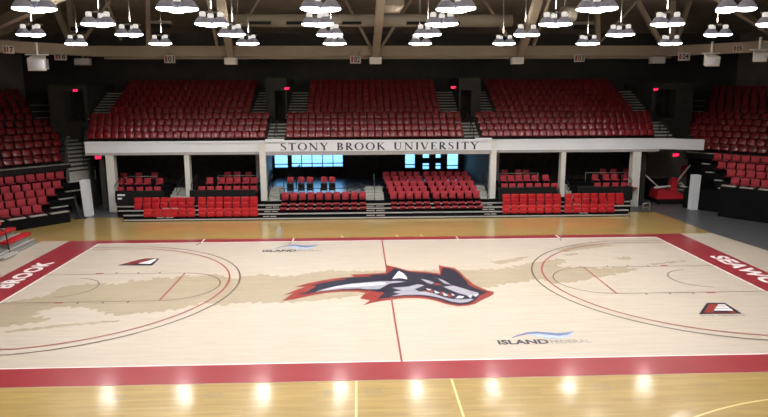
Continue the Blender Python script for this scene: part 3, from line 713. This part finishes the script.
# the rest of the upper seats: one mass
def build_stuff():
    src = [(c.data, c) for c in SS.p.children]
    V, Fc = [], []
    for M in stuff_jobs:
        for me, c in src:
            o = len(V); V.extend([tuple(M @ v.co) for v in me.vertices]); Fc.extend([tuple(o + i for i in p.vertices) for p in me.polygons])
    me = bpy.data.meshes.new('stadium_seating'); me.from_pydata(V, [], Fc); me.materials.append(M_seat)
    for p in me.polygons: p.use_smooth = True
    o = bpy.data.objects.new('stadium_seating', me); COL.objects.link(o)
    tag(o, 'remaining rows of dim red seats climbing to the back walls', 'seating', None, 'stuff')
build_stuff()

# ================================================================== LOWER FAR STAND
st = thing('retractable_bleachers', 'long low black bleachers with pale step edges along the far sideline', 'bleachers')
DZ = [.09, .26, .42, .57]; DY = [13.0, 13.65, 14.3, 14.95]
LX = [-14.95, -15.25, -15.75, -16.05]; RX = [15.2, 15.45, 15.85, 16.1]
for i in range(4):
    b = MB(); b.box(LX[i], RX[i], DY[i], DY[i] + .66, -.01, DZ[i], M_deck); d = b.build('deck', st)
    b = MB(); b.box(LX[i], RX[i], DY[i] - .03, DY[i] + .10, DZ[i] - (.05 if i else .04), DZ[i] + .015, M_nose); b.build('step_edge', d)
b = MB(); b.box(-16.3, 16.4, 15.6, 18.4, 0, .70, M_deck); b.build('rear_platform', st)
b = MB(); b.box(-15.1, 15.3, 12.96, 13.0, -.01, .04, M_black); b.build('kick_board', st)
def riser(name, lab, spans):
    t = thing(name, lab, 'platform')
    for (x0, x1, y0, y1, z0, z1, m) in spans: b = MB(); b.box(x0, x1, y0, y1, z0, z1, m); b.build('step', t)
    return t
def guard(x0, x1, z1, lab, plates=False):
    t = thing('guard_wall', lab, 'guard wall'); b = MB(); b.box(x0, x1, 15.40, 15.5, .58, z1, M_black); b.build('panel', t)
    b = MB(); b.tube([(x0, 15.45, z1 + .03), (x1, 15.45, z1 + .03)], .03, M_rail); b.build('top_rail', t)
    if plates:
        for z in (.98, 1.2) if plates == 1 else (1.25,):
            b = MB(); b.box(x0 + .12, x0 + .12 + (.45 if z > 1.1 else .25), 15.37, 15.4, z - .04, z + .06, M_white); b.build('label_plate', t)
GR = [(-16.25, -13.3), (-11.7, -7.6), (7.75, 11.45), (12.85, 16.4)]
GL = ['black guard wall in front of the first chair group', 'black guard wall in front of the second chair group', 'black guard wall in front of the third chair group', 'black guard wall in front of the fourth chair group']
for (x0, x1), l in zip(GR, GL): guard(x0, x1, 1.42, l, 1 if x0 < -15 else 0)
for (x0, x1), l in zip(GR, ('first', 'second', 'third', 'fourth')):
    riser('seating_riser', 'black stepped platform carrying the %s chair group' % l, [(x0, x1, 15.5, 16.5, .70, .86, M_deck), (x0 - .5 * (x0 < -15), x1 + .45 * (x1 > 15), 16.65 if abs(x0) > 15 or x1 > 15 else 16.5, 17.25, .70, 1.28, M_deck), (x0 - .6 * (x0 < -15), x1 + .5 * (x1 > 15), 17.25, 18.2, .70, 1.55, M_deck)])
def aisle(x0, x1, lab, n=5):
    t = thing('aisle_steps', lab, 'steps')
    for i in range(n):
        b = MB(); b.box(x0, x1, 15.6 + .45 * i, 16.07 + .45 * i, .70, .74 + .14 * i, M_step); b.build('step', t)
    for j in range(3):
        for sg in (0, 1):
            xa = x0 + (x1 - x0) * (.04 + .5 * sg); xb = xa + (x1 - x0) * .42
            b = MB(); b.box(xa, xb, DY[j + 1] - .40, DY[j + 1] - .04, DZ[j] + .0, DZ[j] + .08, M_deck); b.box(xa, xb, DY[j + 1] - .42, DY[j + 1] - .34, DZ[j] + .06, DZ[j] + .10, M_nose); b.build('half_step', t)
AI = [(-13.2, -12.15, 'grey aisle steps between the first and second chair groups'), (-6.92, -6.05, 'grey aisle steps by the pillar at the S of the lettering'), (-.75, .45, 'grey aisle steps at the middle of the far stand'), (6.4, 7.2, 'grey aisle steps by the pillar at the Y of the lettering'), (12.25, 12.8, 'grey aisle steps between the third and fourth chair groups')]
for a in AI: aisle(*a)
# bench-style red seats, two rows each side
g1 = 'bright red seats low at the front of the far stand'
def short_seat():
    t = thing('bleacher_seat', 'seat', 'seat')
    b = MB(); b.rbox(-.243, .243, .36, .48, .26, .52, M_seatb, .05, 3); b.build('backrest', t)
    b = MB(); b.rbox(-.235, .235, .25, .37, .02, .30, M_seatb, .04, 3); b.build('seat_pan', t)
    return t
SH = Kind(short_seat())
def bench(u0, u1, n, row, lab):
    y = 14.30 if row else 13.10; z = DZ[2] if row else DZ[0] + .05
    pa, pb = CO + ray(u0, 200) * ((y + .45 - CO.y) / ray(u0, 200).y), CO + ray(u1, 200) * ((y + .45 - CO.y) / ray(u1, 200).y)
    p = (pb.x - pa.x) / n
    for k in range(n):
        (LS if row else SH).put((pa.x + p * (k + .5), y, z), 0, 'bright red moulded seat, %s from left, %s' % (ordn(k), lab), g1)
bench(134.3, 195, 7, 1, 'upper row before the first guard wall'); bench(198, 258, 7, 1, 'upper row before the second guard wall')
bench(143, 195, 6, 0, 'lower row before the first guard wall'); bench(198, 258, 7, 0, 'lower row before the second guard wall')
bench(502, 561, 7, 1, 'upper row before the third guard wall'); bench(564, 623.5, 7, 1, 'upper row before the fourth guard wall')
bench(502, 561, 7, 0, 'lower row before the third guard wall'); bench(564, 614.5, 6, 0, 'lower row before the fourth guard wall')
CB = Kind(chairback())
def folded():
    t = thing('folded_seat', 'seat', 'seat')
    b = MB(); b.rbox(-.20, .20, .30, .46, .10, .30, M_seatpan, .03, 2); b.build('backrest', t)
    b = MB(); b.rbox(-.19, .19, .24, .31, .19, .255, M_seatc, .02, 2); b.build('seat_edge', t)
    return t
FS = Kind(folded())
def at_y(u, y): d = ray(u, 200); return (CO + d * ((y - CO.y) / d.y)).x
x0, x1 = at_y(281, 15.4), at_y(367, 15.4); p = (x1 - x0) / 10
for k in range(10):
    CB.put((x0 + p * (k + .5), 14.97, DZ[3]), 0, 'red chairback seat, %s from left, row in front of the five chairs' % ordn(k), 'seat row in front of the five chairs')
    for r in range(2):
        FS.put((x0 + p * (k + .5), DY[r + 1] + .10, DZ[r + 1]), 0, 'folded red seat, %s from left, %s dark row below the five chairs' % (ordn(k), ('lowest', 'second')[r]), 'folded seats below the five chairs')
x0, x1 = at_y(389.3, 15.4), at_y(480.3, 15.4); p = (x1 - x0) / 11.25
xs = [x0 + p * (k + .5 + (.25 if k > 4 else 0)) for k in range(11)]
CZR = [.57, .80, 1.04, 1.28, 1.50]
sp = []
for r in range(1, 5): sp.append((xs[0] - .35 - .09 * r, xs[-1] + .3 - .09 * r, 14.95 + .62 * r, 15.6 + .62 * r, .58, CZR[r], M_deck))
riser('seating_riser', 'black stepped platform under the large red seat block', sp)
for r in range(5):
    for k in range(11):
        CB.put((xs[k] - .09 * r, 14.97 + .62 * r, CZR[r]), 0, 'red chairback seat, %s from left, %s row up in the large centre block' % (ordn(k), ORD[r]), 'large centre block of red seats')
for r in range(2):
    for k in range(11):
        FS.put((xs[k], DY[r + 1] + .10, DZ[r + 1]), 0, 'folded red seat, %s from left, %s dark row below the large block' % (ordn(k), ('lowest', 'second')[r]), 'folded seats below the large block')
# loose-looking chairs on the risers
def chair():
    t = thing('chair', 'chair', 'chair')
    b = MB(); b.rbox(-.21, .21, .40, .46, .34, .74, M_seatc, .03, 2); b.build('backrest', t)
    b = MB(); b.rbox(-.21, .21, .02, .42, .38, .45, M_seatc, .025, 2); b.build('seat', t)
    for sx in (-1, 1):
        for y in (.06, .42): b = MB(); b.tube([(sx * .19, y, 0), (sx * .19, y, .40)], .014, M_rail, 5); b.build('leg', t)
    return t
CH = Kind(chair())
def chairs(pxs, y, z, lab, grp):
    for k, u in enumerate(pxs):
        CH.put((at_y(u, y + .42), y, z), 0, 'red padded chair, %s from left, %s' % (ordn(k), lab), grp)
for off, word, rows in ((100, 'first', ((150, 215, 280, 345, 405), (155, 215, 280, 340, 425), (178, 283, 392))), (175, 'second', ((190, 250, 310, 370, 435, 492, 550), (250, 330, 385, 440, 500, 555), (375, 440, 520))), (490, 'third', ((97, 152, 210, 270, 330, 388, 445), (85, 140, 193, 250, 305, 380), (95, 188, 242))), (560, 'fourth', ((255, 315, 378, 440, 495), (235, 310, 368, 438, 490), (287, 360, 450)))):
    for r, row in enumerate(rows):
        chairs([off + q / 6.95 for q in row], (15.75, 16.66, 17.4)[r], (.87, 1.29, 1.56)[r], '%s row of the %s chair group' % (('front', 'middle', 'back')[r], word), 'chairs of the %s group behind the guard wall' % word)
# rails in front of the back chairs
for (u0, u1, lab) in ((128, 158, 'pale bar in front of the back chairs of the first group'), (219, 258, 'pale bar in front of the back chairs of the second group'), (499, 537, 'pale bar in front of the back chairs of the third group'), (584, 630, 'pale bar in front of the back chairs of the fourth group')):
    t = thing('grab_rail', lab, 'railing'); xa, xb = at_y(u0, 17.3), at_y(u1, 17.3)
    b = MB(); b.tube([(xa, 17.27, 2.12), (xb, 17.27, 2.12)], .025, M_railg); b.build('rail', t)
    for x in (xa, xb): b = MB(); b.tube([(x, 17.27, 1.56), (x, 17.27, 2.12)], .022, M_railg); b.build('post', t)
# the five chairs on the blue platform
x0, x1 = at_y(281, 16.2), at_y(361, 16.2)
t = thing('platform', 'blue grey platform that carries the five spaced chairs', 'platform')
b = MB(); b.box(x0, x1, 15.75, 18.3, .70, 1.10, M_bluefl); b.build('deck', t); b = MB(); b.box(x0, x1, 15.7, 15.76, .70, 1.12, M_black); b.build('front_board', t)
def deskchair():
    t = thing('spectator_chair', 'chair', 'chair')
    b = MB(); b.rbox(-.20, .20, .40, .46, .58, .95, M_seatc, .03, 2); b.build('backrest', t)
    b = MB(); b.rbox(-.21, .21, .0, .42, .46, .54, M_black, .025, 2); b.build('seat', t)
    b = MB(); b.box(-.2, .2, .08, .40, .1, .46, M_black); b.build('skirt', t)
    for sx in (-1, 1):
        for y in (.03, .42): b = MB(); b.tube([(sx * .19, y, 0), (sx * .19, y, .47)], .016, M_rail, 5); b.build('leg', t)
    return t
DC = Kind(deskchair())
for k, u in enumerate((291, 302, 310.5, 324.5, 332.5)): DC.put((at_y(u, 16.9), 16.5, 1.10), 0, 'red-backed black chair, %s of five on the blue grey platform' % ordn(k), 'five chairs on the platform')
# handrails
def loop_rail(x, y0, z0, y1, z1, lab, h=.85):
    t = thing('handrail', lab, 'handrail', (x, y0, z0)); L, dz = y1 - y0, z1 - z0
    b = MB(); b.tube([(0, 0, 0), (0, 0, h), (0, L, dz + h), (0, L, dz)], .028, M_rail); b.build('rail', t)
    b = MB(); b.tube([(0, 0, h * .5), (0, L, dz + h * .5)], .02, M_rail); b.build('mid_rail', t); return t
for x, l in ((-12.5, 'black handrail in the aisle between first and second chair groups'), (-6.8, 'black handrail in the aisle under the S of the lettering'), (-.15, 'black handrail in the middle aisle of the far stand'), (7.05, 'black handrail in the aisle under the Y of the lettering'), (12.3, 'black handrail in the aisle between third and fourth chair groups')):
    loop_rail(x, 15.5, .72, 17.2, 1.3, l)
for x, l in ((-16.3, 'black handrail at the outer end of the first chair group'), (16.35, 'black handrail at the outer end of the fourth chair group'), (-11.6, 'black handrail at the inner end of the second chair group'), (-7.5, 'black handrail beside the white pillar at the second chair group'), (7.75, 'black handrail beside the white pillar at the third chair group')):
    loop_rail(x, 15.5, .72, 17.0, 1.1, l, 1.1)
t = thing('guard_rail', 'black guard rail around the platform of five chairs', 'railing')
for z in (1.45, 1.75):
    b = MB(); b.tube([(x0, 15.8, z - .3), (x1 - .9, 15.8, z - .3), (x1 + .0, 15.8, z + .05)], .022, M_rail); b.build('rail', t)
for k in range(7):
    x = x0 + (x1 - x0) * k / 6; b = MB(); b.tube([(x, 15.8, 1.1), (x, 15.8, 1.5 if k < 6 else 1.8)], .02, M_rail); b.build('post', t)
t = thing('guard_rail', 'tall dark railing slanting up beside the blue window', 'railing')
for dx in (0, .25, .5, .75, 1.0): b = MB(); b.tube([(x0 + .05 + dx, 17.6 + dx, 1.1), (x0 + .05 + dx, 17.6 + dx, 1.75 + .9 * dx)], .03, M_rail); b.build('post', t)
b = MB(); b.tube([(x0 + .05, 17.6, 1.75), (x0 + 1.05, 18.6, 2.65)], .035, M_rail); b.build('rail', t)

# ================================================================== THINGS AT THE ENDS
# stowed hoop
t = thing('basketball_hoop', 'folded portable basketball hoop with red padded base beside the far stand', 'basketball hoop', (0, 0, 0))
b = MB(); b.hexa([(18.75, 16.9, .35), (20.75, 16.9, .35), (20.75, 18.2, .35), (18.75, 18.2, .35), (18.85, 17.0, .98), (20.3, 17.0, .80), (20.3, 18.1, .80), (18.85, 18.1, .98)], M_hoop); b.build('base_pad', t)
b = MB(); b.box(18.8, 20.8, 17.0, 18.1, .10, .35, M_black)
b.build('base', t)
for x in (18.95, 20.6):
    for y in (17.05, 18.0):
        b = MB(); b.tube([(x - .05, y, .08), (x + .05, y, .08)], .085, M_black, 10); b.build('wheel', t)
b = MB(); b.hexa([(19.6, 16.95, .8), (20.05, 16.95, .8), (20.05, 17.4, .8), (19.6, 17.4, .8), (19.85, 17.0, 1.75), (20.15, 17.0, 1.75), (20.15, 17.4, 1.75), (19.85, 17.4, 1.75)], M_hoop); b.build('mast_pad', t)
b = MB(); b.tube([(19.95, 17.5, 1.2), (20.6, 17.5, 1.35), (21.2, 17.5, .75)], .06, M_spk); b.tube([(19.95, 17.5, .95), (21.3, 17.5, .8)], .06, M_spk); b.tube([(20.3, 17.6, 1.3), (21.0, 17.6, 2.3), (21.25, 17.6, 2.6)], .055, M_spk); b.tube([(20.5, 17.4, 1.15), (21.4, 17.4, 1.0)], .05, M_spk); b.build('boom', t)
b = MB(); b.tube([(17.85, 17.0, 2.0), (18.9, 17.2, 1.15)], .045, M_spk); b.tube([(18.6, 17.1, 1.1), (19.7, 17.1, 1.18)], .08, M_spk); b.build('strut', t)
b = MB(); b.box(20.75, 21.25, 17.9, 17.95, 1.7, 2.5, M_seatpan); b.build('backboard_pad', t)
b = MB(); b.box(18.95, 20.2, 18.6, 19.3, 0, 1.55, M_black); b.box(18.9, 20.25, 18.55, 19.35, 1.55, 1.62, M_brown)
tag(b.build('storage_cabinet'), 'low black cabinet behind the folded basketball hoop', 'cabinet')
b = MB(); b.tube([(16.6, 14.2, 0), (16.6, 14.2, .55), (17.0, 14.2, .62), (17.05, 14.2, 0)], .05, M_railg, 8); b.bar((16.6, 14.2, .3), (17.05, 14.2, .3), .05, .05, M_railg)
tag(b.build('pipe_barrier'), 'small bent grey pipe barrier at the bleacher end near the hoop', 'barrier')
t = thing('pole_stand', 'thin black pole on a flat foot beside the exit passage corner stand', 'stand', (-18.05, 14.0, 0))
b = MB(); b.tube([(0, 0, .05), (-.1, 0, 1.4)], .05, M_rail); b.build('pole', t); b = MB(); b.tube([(-.2, -.1, .03), (.45, .15, .03)], .05, M_rail); b.build('foot', t); b = MB(); b.tube([(-.05, 0, .9), (.35, .1, .05)], .03, M_rail); b.build('brace', t)
# low bleacher behind the BROOK baseline
t = thing('portable_bleacher', 'low grey bleacher with red bench pads behind the BROOK baseline', 'bleachers')
b = MB(); b.box(-20.8, -17.47, -6, 7.85, -.005, .05, M_matgrey); b.build('floor_mat', t)
for k in range(4):
    xr = -17.62 - .70 * k; z = .24 + .27 * k
    b = MB(); b.box(xr - .70, xr, -6, 7.75, .05 if k == 0 else z - .30, z, M_matgrey); d = b.build('deck', t)
    b = MB(); b.box(xr - .05, xr + .03, -6, 7.77, z - .03, z + .02, M_nose); b.build('step_edge', d)
    for y0, y1 in ((5.5, 7.65), (-6, 4.3)):
        b = MB(); b.rbox(xr - .50, xr - .08, y0, y1, z + .20, z + .36, M_seatb, .03, 2); q = b.build('bench_pad', t)
        b = MB(); b.box(xr - .42, xr - .16, y0 + .1, y1 - .1, z, z + .21, M_matgrey); b.build('pad_support', q)
b = MB(); b.box(-17.62, -17.3, 4.3, 5.5, .05, .14, M_nose); b.build('aisle_step', t)
b = MB(); b.tube([(-17.6, 5.35, .1), (-17.7, 5.35, 1.15), (-19.4, 5.4, 1.9), (-19.5, 5.4, .9)], .035, M_rail); b.build('end_rail', t)

# ================================================================== ROOF STEEL
def beam(pts, w, h, lab):
    b = MB()
    for a, c in zip(pts, pts[1:]): b.bar(a, c, w, h, M_beam)
    struct(b.build('roof_beam'), lab, 'beam')
beam([(-17.6, 17, 10.0), (19.6, 17, 10.0)], .45, .62, 'long tan ring beam across the far side of the roof')
beam([(-17.4, 17, 10.0), (-23.5, 8.0, 10.0), (-26, 0, 10)], .45, .62, 'tan ring beam bending towards the BROOK end')
beam([(19.4, 17, 10.0), (25.2, 9.0, 10.0), (28, 0, 10)], .45, .62, 'tan ring beam bending towards the SEAWOLVES end')
beam([(-17.0, 17.4, 9.62), (19.2, 17.4, 9.62)], .18, .18, 'thin tan pipe under the ring beam')
for x, xt, w, l in ((-9.06, -7.95, .42, 'first'), (0.0, .05, .42, 'middle'), (9.2, 8.05, .42, 'third')):
    beam([(x, 17, 9.75), (xt, 9, 12.05), (xt * .8, 2, 14.0)], w, .5, '%s tan rafter rising from the ring beam to the roof' % l)
    if x: beam([(x - .75 * (1 if x < 0 else -1), 16.6, 10.4), (xt - .7 * (1 if x < 0 else -1), 9, 12.6)], .16, .3, 'thinner tan brace alongside the %s rafter' % l)
beam([(-21.5, 10.6, 10.3), (-12.5, 4.5, 12.2), (-8, 1, 13.5)], .35, .45, 'tan corner rafter above the BROOK-end corner stand')
beam([(23.0, 12.0, 10.3), (14.0, 6.0, 12.8), (9, 2, 14)], .25, .3, 'tan corner rafter above the SEAWOLVES-end corner stand')
def P17(u, v, y=17): d = ray(u, v); return CO + d * ((y - CO.y) / d.y)
for (a, c, w, l) in (((345, 0), (370, 46), .16, 'slim tan brace leaning to the middle rafter from its S side'), ((411, 0), (382, 46), .16, 'slim tan brace leaning to the middle rafter from its Y side'), ((259, 0), (246, 22), .14, 'short slim brace above the second lamp column'), ((480, -6), (508, 38), .18, 'tan brace leaning to the third rafter'), ((54, 3), (70, 40), .34, 'thick tan brace above the first section sign'), ((69, -2), (73, 38), .30, 'upright tan brace above the first section sign'), ((113, -4), (84, 40), .16, 'slim tan brace leaning from the first column'), ((106, 0), (121, 40), .14, 'slim tan brace near the first column'), ((638, 2), (660, 42), .26, 'tan brace leaning from above the fourth sign'), ((690, 0), (676, 42), .24, 'tan brace leaning towards the fourth sign'), ((640, -2), (600, 42), .12, 'slim tan brace beside the third column'), ((672, -2), (672, 40), .34, 'upright pale brace above the fourth sign'), ((0, 34), (44, 13), .3, 'tan brace over the stand at the BROOK end')):
    b = MB(); b.bar(P17(*a, 16.8), P17(*c, 16.8), w, w, M_beam); struct(b.build('roof_brace'), l, 'brace')
for u, l in ((148, 'first slim column carrying the ring beam to the roof'), (597, 'second slim column carrying the ring beam to the roof')):
    b = MB(); b.bar(P17(u, -14, 16.9), P17(u + 1, 47, 16.9), .26, .26, M_beam); struct(b.build('roof_column'), l, 'column')
t = thing('air_duct', 'long round tan air duct with dark louvres under the roof', 'air duct')
b = MB(); b.tube([(-8.6, 14, 11.55), (7.9, 14, 11.55)], .36, M_duct, 16); b.build('duct', t)
for xa, xb in ((-7.3, -6.1), (-5.2, -2.9), (-2.0, -.9), (-9.9 + 11.6, 2.9), (3.9, 4.8)):
    b = MB(); b.box(xa, xb, 13.60, 13.72, 11.30, 11.46, M_black); b.build('louvre', t)
for x in (-8, -3, 2.5, 7.4): b = MB(); b.tube([(x, 14, 11.85), (x, 14, 13.4)], .03, M_steel); b.build('hanger', t)
for u0, u1, v, l in ((72, 84, 29, 'short dark louvred vent near the first column'), (152, 170, 26, 'dark vent slot beside the first column'), (575, 592, 27, 'dark vent slot beside the second column')):
    a, c = P17(u0, v, 16), P17(u1, v, 16); b = MB(); b.box(a.x, c.x, 15.8, 16.3, a.z - .1, a.z + .12, M_black); b.box(a.x - .1, c.x + .1, 15.85, 16.3, a.z + .12, a.z + .3, M_duct)
    tag(b.build('roof_vent'), l, 'vent')
b = MB(); a = P17(561, 14, 13); b.tube([a, P17(575, 14, 13)], .42, M_duct, 12); b.tube([a + Vector((.2, 0, .3)), a + Vector((.2, 0, 2.2))], .03, M_steel); tag(b.build('duct_end'), 'tan duct end beside the third rafter near the roof', 'air duct')
b = MB(); a = P17(383, -2, 12); b.box(a.x, a.x + .95, 9, 12.5, a.z - .75, a.z + .5, M_beam); tag(b.build('junction_box'), 'tan metal box on top of the middle rafter', 'box')

# ================================================================== LAMPS
LZ = 9.93
def lamp_cluster():
    t = thing('high_bay_light', 'lamp', 'light')
    b = MB(); b.bar((-.45, 0, .53), (.45, 0, .53), .06, .05, M_steel); b.bar((0, -.4, .53), (0, .4, .53), .06, .05, M_steel); b.build('frame', t)
    b = MB(); b.tube([(0, 0, .53), (0, 0, 2.0)], .018, M_steel, 5); b.build('hanger', t)
    for x, y in ((-.33, -.13), (.31, -.18), (-.02, .31)):
        b = MB(); b.lathe([(.295, .05), (.30, .075), (.25, .155), (.18, .25), (.13, .29)], M_bell, (x, y, .06)); sh = b.build('shade', t)
        b = MB(); b.lathe([(.09, .29), (.115, .31), (.115, .43), (.07, .47)], M_cap, (x, y, .06), 10); b.build('ballast_cap', sh)
        b = MB(); b.lathe([(.04, -.035), (.15, -.03), (.24, -.01), (.285, .015), (.298, .035), (.295, .052)], M_lens, (x, y, .055)); b.build('lens', sh)
    return t
HB = Kind(lamp_cluster())
rows = [('closest to the seats', 45.5, (78, 162, 249, 335, 419.5, 503, 587, 669)), ('second from the seats', 37, (33, 131, 233, 331, 428, 525, 620, 716)), ('third from the seats', 27, (100, 212, 319, 442, 555, 666, 771)), ('nearest the photographer', 12.5, (36, 178, 320, 457, 597, 733))]
spots = []
for word, v, us in rows:
    for k, u in enumerate(us):
        P = floor_at(u, v, LZ)
        HB.put((P.x, P.y, LZ), random.uniform(-.35, .35), 'cluster of bell lamps, %s from left in the row %s' % (ordn(k), word), 'lamp row ' + word)
        spots.append((P.x, P.y))
for y in (-6.5, -11.5):                       # lamps over the near side, beyond the top of the picture
    for x in (-13, -8, -3, 2, 7, 12): spots.append((x, y))
E_SPOT = 510; E_UP = 330; E_SIDE = 16
sd = bpy.data.lights.new('high_bay_beam', 'SPOT'); sd.energy = E_SPOT; sd.color = (1, .965, .925); sd.spot_size = math.radians(142); sd.spot_blend = .6; sd.shadow_soft_size = .3
for x, y in spots:
    o = bpy.data.objects.new('high_bay_beam', sd); o.location = (x, y, LZ - .12); COL.objects.link(o)
su = bpy.data.lights.new('high_bay_uplight', 'SPOT'); su.energy = E_UP; su.color = (1, .94, .86); su.spot_size = math.radians(165); su.spot_blend = .6; su.shadow_soft_size = .3
for x, y in spots:                            # the clear reflectors leak light upwards too
    o = bpy.data.objects.new('high_bay_uplight', su); o.location = (x, y, LZ + .66); o.rotation_euler = (math.pi, 0, 0); COL.objects.link(o)

sl = bpy.data.lights.new('high_bay_spill', 'POINT'); sl.energy = E_SIDE; sl.color = (1, .96, .92); sl.shadow_soft_size = .35
for x, y in spots:                            # and sideways through the reflector walls
    o = bpy.data.objects.new('high_bay_spill', sl); o.location = (x, y, LZ - .22); COL.objects.link(o)

# ================================================================== SIGNS, SPEAKERS, EXITS
def section_sign(u, v, txt, y, rz, lab, red=1):
    P = P17(u, v, y); t = thing('section_sign', lab, 'sign', P, rz); t.scale = (.66,) * 3 if y < 13 else (.85,) * 3
    b = MB(); b.rbox(-.40, .40, 0, .05, -.29, .29, M_sign, .012, 1); b.build('board', t)
    b = MB(); add_text(b, txt[0], (-.32, -.004, -.20), (1, 0, 0), (0, 0, 1), .15, .40, M_lred, .03); b.build('numeral', t)
    b = MB(); add_text(b, txt[1:], (-.10, -.004, -.20), (1, 0, 0), (0, 0, 1), .42, .40, M_black, .02); b.build('numeral', t)
    b = MB(); b.tube([(-.2, .02, .25), (-.2, .02, .6)], .012, M_steel, 5); b.tube([(.2, .02, .25), (.2, .02, .6)], .012, M_steel, 5); b.build('hanger', t)
for u, v, txt, y, rz, lab in ((8.5, 49.5, '117', 9, .75, 'small white section sign 117 high at the BROOK end'), (60.5, 56, '118', 15.5, .6, 'small section sign 118 right of the first large white speaker'), (169.5, 59, '101', 16.7, 0, 'small section sign 101 above the first upper section of seats'), (355.5, 59.5, '102', 16.7, 0, 'small white section sign 102 beside the middle box'), (579.5, 58, '103', 16.7, 0, 'small section sign 103 above the third upper section of seats'), (684, 56.5, '104', 15.5, -.6, 'small section sign 104 left of the large white speaker'), (738, 48.5, '105', 12.5, -.75, 'small white section sign 105 high at the SEAWOLVES end')):
    section_sign(u, v, txt, y, rz, lab)
for u, v, lab, w, m in ((231, 61, 'white box under the first rafter', .75, M_spk), (375.5, 60.5, 'white box under the middle rafter', .75, M_spk), (517, 60.5, 'white box under the third rafter', .75, M_spk), (83, 61.5, 'dim white box, shaded grey, under the beam by the BROOK-end corner stand', .85, M_soff), (657, 60, 'dim white box, shaded grey, under the beam by the SEAWOLVES-end corner stand', .85, M_soff)):  # end boxes are white ones, their dimness put into a grey colour
    P = P17(u, v, 16.9); t = thing('ceiling_speaker', lab, 'speaker', P)
    b = MB(); b.rbox(-w / 2, w / 2, -.3, .3, -.22, .2, m, .03, 2); b.build('casing', t)
    b = MB(); b.tube([(0, 0, .2), (0, 0, .45)], .05, M_beam, 6); b.build('bracket', t)
    b = MB(); b.box(-w / 2 + .06, w / 2 - .06, -.306, -.298, -.17, .15, M_spk if m is M_spk else M_soff); b.build('grille', t)
def big_speaker(u, v, y, rz, w, lab, dark=False):
    P = P17(u, v, y); t = thing('hanging_speaker', lab, 'speaker', P, rz)
    b = MB(); h = w * .85
    b.hexa([(-w / 2, -.35, -h / 2), (w / 2, -.35, -h / 2), (w / 2 - .1, .45, -h / 2 + .1), (-w / 2 + .1, .45, -h / 2 + .1), (-w / 2, -.42, h / 2 - .1), (w / 2, -.42, h / 2 - .1), (w / 2 - .1, .4, h / 2 + .1), (-w / 2 + .1, .4, h / 2 + .1)], M_spk); b.build('casing', t)
    b = MB(); b.rbox(-w / 2 + .06, w / 2 - .06, -.43, -.36, -h / 2 + .08, h / 2 - .16, M_white, .02, 1); b.build('grille', t)
    b = MB(); b.box(w / 2, w / 2 + .02, -.3, .38, -h / 2 + .1, h / 2 - .1, M_spkg); b.build('side_panel', t)
    b = MB(); b.bar((-w / 2 - .15, 0, h / 2 + .12), (w / 2 + .1, .1, h / 2 + .12), .12, .06, M_spk); b.tube([(0, 0, h / 2 + .1), (0, 0, h / 2 + .75)], .07, M_spk, 8); b.build('bracket', t)
big_speaker(38, 64, 11, .25, .86, 'large white speaker hanging above the BROOK-end corner stand')
big_speaker(711, 61, 11.5, -.2, .72, 'large white speaker hanging beside section sign 104')
big_speaker(759, 57, 9, -.35, .62, 'white speaker with dark side at the SEAWOLVES end')
b = MB(); a = P17(766, 51, 10); b.tube([a, a + Vector((1.2, .3, .5))], .4, M_spkg, 12); tag(b.build('spotlight_drum'), 'grey drum behind the speaker at the SEAWOLVES end', 'spotlight')
def exit_sign(u, v, y, lab, s=.19):
    P = P17(u, v, y); t = thing('exit_sign', lab, 'exit sign', P)
    b = MB(); b.rbox(-s * 1.0, s * 1.0, 0, .06, -s * .55, s * .55, M_black, .01, 1); b.build('casing', t)
    b = MB(); add_text(b, 'EXIT', (-s * .85, -.006, -s * .38), (1, 0, 0), (0, 0, 1), s * 1.7, s * .76, M_exit, .03); b.build('letters', t)
exit_sign(75.5, 90.5, 20.4, 'lit red EXIT sign over the doorway by the BROOK-end corner stand'); exit_sign(287, 88.5, 20.2, 'lit red EXIT sign over the doorway at the S side of the middle section')
exit_sign(453.5, 87.5, 20.2, 'lit red EXIT sign over the doorway at the Y side of the middle section'); exit_sign(656, 89.5, 20.4, 'lit red EXIT sign over the doorway by the SEAWOLVES-end corner stand')
exit_sign(98.5, 157.5, 16.6, 'lit red EXIT sign in the dark passage under the fascia', .24); exit_sign(677 - 1, 155, 17.2, 'lit red EXIT sign above the folded basketball hoop', .24)

# ================================================================== WORLD AND RENDER LOOK
w = bpy.data.worlds.new('daylight'); sc.world = w; w.use_nodes = True
nt = w.node_tree; bg = nt.nodes['Background']
sky = nt.nodes.new('ShaderNodeTexSky'); sky.sky_type = 'HOSEK_WILKIE'; sky.turbidity = 3; sky.sun_direction = (0.3, -.5, .8)
nt.links.new(sky.outputs[0], bg.inputs['Color']); bg.inputs['Strength'].default_value = 26.0
vs = sc.view_settings; vs.view_transform = 'Standard'; vs.look = 'None'; vs.exposure = 0.0; vs.gamma = 1.0; vs.use_curve_mapping = False
sc.cycles.use_denoising = True; sc.cycles.max_bounces = 6; sc.cycles.diffuse_bounces = 3; sc.cycles.glossy_bounces = 3; sc.cycles.sample_clamp_indirect = 4
